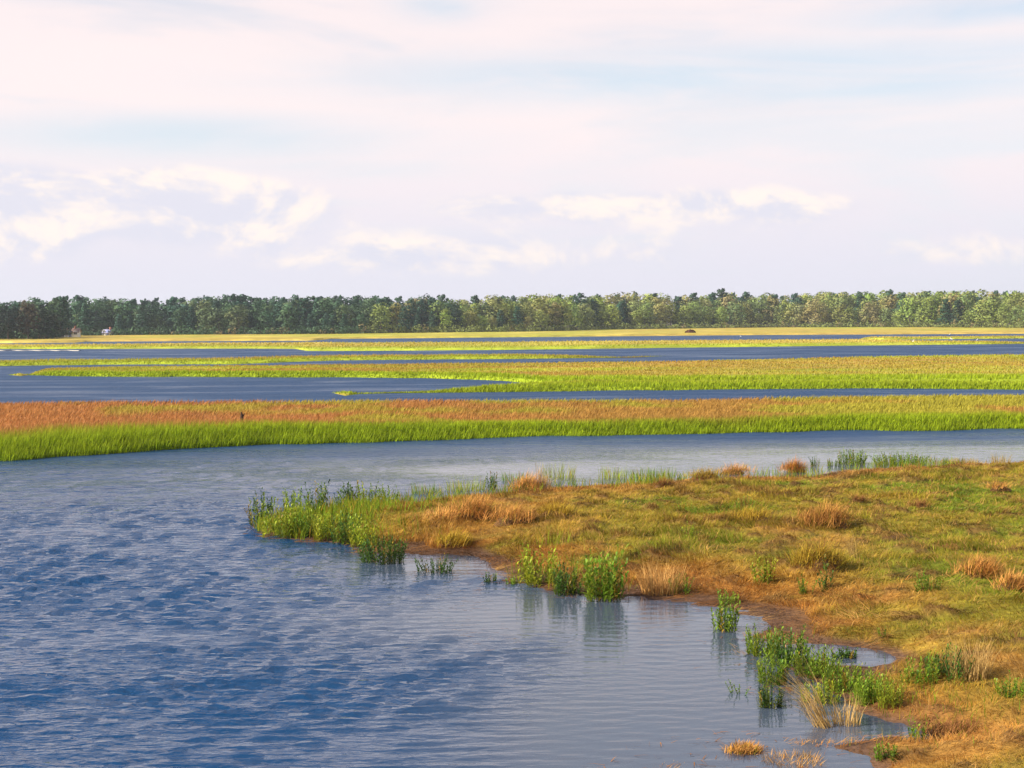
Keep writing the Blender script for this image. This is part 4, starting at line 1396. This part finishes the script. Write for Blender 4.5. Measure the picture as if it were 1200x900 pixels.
for a in (
    (893, 766, 30, 34, 34, MG, 'green leafy clump at the left end of the big clump in the inlet'),
    (922, 778, 36, 40, 44, DG * 1.2, 'dark dense leafy clump in the left part of the big clump in the inlet'),
    (905, 800, 34, 26, 26, MG, 'leafy clump leaning over the water below the left end of the big clump'),
    (903, 828, 26, 22, 22, DG * 0.8, 'dark leafy base clump in the water under the big clump'),
    (955, 790, 40, 40, 44, MG, 'tall leafy clump behind the leaning straw stalks'),
    (985, 808, 40, 36, 38, MG * 1.1, 'leafy clump right of the leaning straw stalks'),
    (1016, 822, 44, 34, 40, MG * 1.15, 'bright leafy clump standing in the puddle right of the straw'),
    (1043, 822, 32, 28, 24, YGR, 'yellow green leafy clump at the right end of the big clump in the inlet'),
    (960, 822, 30, 36, 30, YGR, 'yellowish leafy clump mixed into the foot of the leaning straw'),
):
    k_ = 1.2 if a[0] < 940 else 0.9
    leafy(a[0], a[1], a[2] * k_, a[3] * 1.05, int(a[4] * 1.2), *a[5:], leafL=0.15, leafW=0.026)
leafy(990, 770, 14, 26, 22, DG, 'low dark green tuft in the muddy pool behind the big clump', yell=0.0)
leafy(867, 812, 20, 18, 4, MG, 'tiny sprig with drooping leaves alone in open water left of the inlet', leafL=0.13, leafW=0.03, lean=0.5)
leafy(1034, 754, 26, 8, 5, MG, 'thin single weed at the tip of the muddy pool')
leafy(1078, 800, 30, 38, 26, MG, 'loose leafy plant on dry ground right of the big clump')
leafy(1112, 792, 34, 46, 28, DG * 1.3, 'darker leafy plant on dry ground left of the tall straw tuft')
leafy(1075, 868, 30, 16, 9, MG, 'small leafy sprig beside the dark sod near the bottom edge')
leafy(1040, 888, 22, 22, 12, MG * 1.1, 'low green plant among wet hay at the bottom edge')
leafy(1185, 815, 26, 30, 18, MG, 'green weed by the frame edge below the tall straw tuft')
leafy(955, 546, 12, 9, 12, DG, 'small dark upright plant on the back edge right of the rust cone tussock')
leafy(976, 546, 10, 12, 16, MG, 'small green plant on the back edge between the dark sprig and the taller bush')
leafy(998, 544, 18, 28, 46, MG, 'taller leafy bush on the back edge against the bright water')
leafy(1055, 545, 15, 54, 110, MG, 'wide bright green bush on the back edge toward the right', name='bush', cat='bush')
leafy(575, 574, 22, 12, 12, DG, 'dark upright plant on the back edge above the rust hay')
leafy(804, 602, 14, 20, 12, MG, 'low weed in the middle of the meadow behind the dark sods')
leafy(806, 634, 26, 12, 6, YGR, 'thin yellow weed in the meadow below the dark sods')
leafy(1088, 692, 22, 22, 14, MG, 'fresh green weed in the open right meadow')
leafy(872, 596, 16, 26, 12, MG * 1.2, 'grassy green weed in the far meadow left of the long rust tussock')
for a in (
    (500, 578, 18, 40, 150, MG, 'short green reeds on the back edge right of the tip'),
    (545, 574, 20, 46, 170, YGR, 'yellowish reeds on the back edge before the slack water'),
    (605, 563, 16, 34, 130, MG, 'green reeds on the back edge left of the rust hump'),
    (655, 560, 24, 40, 130, YGR, 'yellow green reeds on the back edge right of the rust hump'),
    (632, 560, 26, 8, 16, STRAW, 'few pale tall curling reed stalks above the rust hump'),
    (718, 560, 20, 32, 120, YGR * 1.2, 'pale round reed clump alone on the back edge of the point'),
    (762, 558, 15, 60, 220, MG * 1.1, 'long low band of green reeds on the back edge'),
    (1172, 545, 18, 20, 90, OCHRE, 'brown tipped reed clump on the back edge far to the right'),
    (648, 640, 30, 40, 60, YGR, 'thin pale blades among rust hay left of the shore plants'),
):
    reeds(*a)
reeds(967, 852, 105, 22, 130, STRAW * 1.1, 'long bleached straw stalks leaning left over the inlet clump', name='straw_tuft', cat='straw', lean=0.62, laz=2.75, wid=0.007, tip=STRAW, mat=M_HAY, mix_dry=0.9)
reeds(992, 848, 44, 30, 110, STRAW, 'short straw tuft at the foot of the leaning stalks', name='straw_tuft', cat='straw', lean=0.3, wid=0.009, tip=STRAW, mat=M_HAY)
reeds(1136, 790, 54, 46, 240, STRAW * 0.9, 'tall straw tuft standing on the shore at the right', name='straw_tuft', cat='straw', lean=0.3, wid=0.008, tip=STRAW, mat=M_HAY)
reeds(775, 694, 46, 46, 420, (STRAW * 0.6 + RUST * 0.5), 'rust coloured dry grass tuft on the shore right of the bright plant', name='straw_tuft', cat='straw', lean=0.35, wid=0.010, tip=STRAW, mat=M_HAY)
reeds(928, 892, 18, 70, 420, STRAW * 0.5 + RUST * 0.5, 'low straw tuft in the wet hay at the bottom edge', name='straw_tuft', cat='straw', lean=0.5, wid=0.009, tip=HAY, mat=M_HAY)
reeds(1000, 655, 40, 14, 40, STRAW * 0.8, 'thin dry stalks leaning beside a dark sod in the meadow', name='straw_tuft', cat='straw', lean=0.35, laz=2.6, wid=0.009, tip=STRAW, mat=M_HAY)
reeds(790, 898, 9, 46, 260, STRAW * 0.6 + RUST * 0.5, 'reddish hay tuft poking from the water at the bottom edge', name='straw_tuft', cat='straw', lean=0.6, wid=0.009, tip=STRAW, mat=M_HAY)

RH = RUST * 0.5 + HAY * 0.5
for a in (
    (932, 553, 17, 30, 420, RUST, 'rust red cone shaped tussock on the back edge against the water'),
    (618, 578, 28, 44, 520, RH, 'rounded rust tussock with a dark hollow near the back edge'),
    (556, 606, 30, 60, 560, RH, 'broad pale rust tussock in the left half of the brown hay'),
    (512, 618, 26, 60, 480, HAY, 'straw coloured tussock nearest the tip of the point'),
    (600, 612, 24, 56, 480, RH, 'low rust tussock in the middle of the brown hay'),
    (650, 604, 18, 50, 380, OCHRE, 'ochre tussock right of the low rust one'),
    (530, 640, 22, 50, 380, OCHRE, 'ochre tussock by the shore behind the blackish water plant'),
    (775, 572, 14, 30, 260, BRN, 'dark brown tussock near the back edge in the middle'),
    (826, 560, 14, 50, 330, OCHRE * 0.8, 'dull ochre tussock on the back edge left of the rust cone'),
    (860, 555, 14, 40, 260, RH, 'small rust tussock on the back edge between ochre and cone'),
    (972, 616, 30, 62, 700, RH * 0.9, 'long rust tussock with a black hollow in the far meadow'),
    (885, 612, 20, 70, 520, OCHRE, 'low ochre tussock left of the long rust one'),
    (1003, 588, 10, 24, 140, BRN, 'small dark sod in the far meadow beyond the long rust tussock'),
    (1080, 596, 13, 30, 200, BRN, 'dark brown pointed sod in the right meadow'),
    (1148, 676, 28, 46, 420, RH, 'rust tussock standing in the open right meadow'),
    (962, 664, 32, 50, 460, OCHRE * 0.9, 'ochre tussock with a dark edge above the tall dark stalk'),
    (838, 612, 10, 50, 240, BRN, 'long dark sod across the middle of the meadow'),
    (1172, 572, 9, 30, 140, RH, 'small rust hump in the far right meadow'),
    (1100, 646, 9, 50, 200, BRN, 'low dark sod in the right meadow above the rust tussock'),
    (1120, 862, 16, 90, 700, BRN * 1.2, 'dark wet sod by the bottom right corner'),
    (1182, 690, 22, 50, 320, RH, 'rust tussock cut by the right frame edge'),
    (1125, 545, 9, 50, 240, OCHRE * 0.8, 'low ochre hump on the back edge at the right'),
    (870, 880, 8, 50, 320, RH, 'orange hay clump lying in the shallows at the bottom edge'),
):
    tussock(*a)


# ------------------------------------------------------------------ thin summer haze over the marsh
V, F = box(-3000, 3000, -300, 3500, -2.7, 34)
hm, T, out = new_mat('haze')
pv = T.n('ShaderNodeVolumePrincipled', {'Color': (0.80, 0.88, 1.0, 1), 'Density': 0.00014, 'Anisotropy': 0.2})
T.link(pv.outputs[0], out.inputs['Volume'])
tag(mesh_np('haze', V, F, hm), kind='stuff')
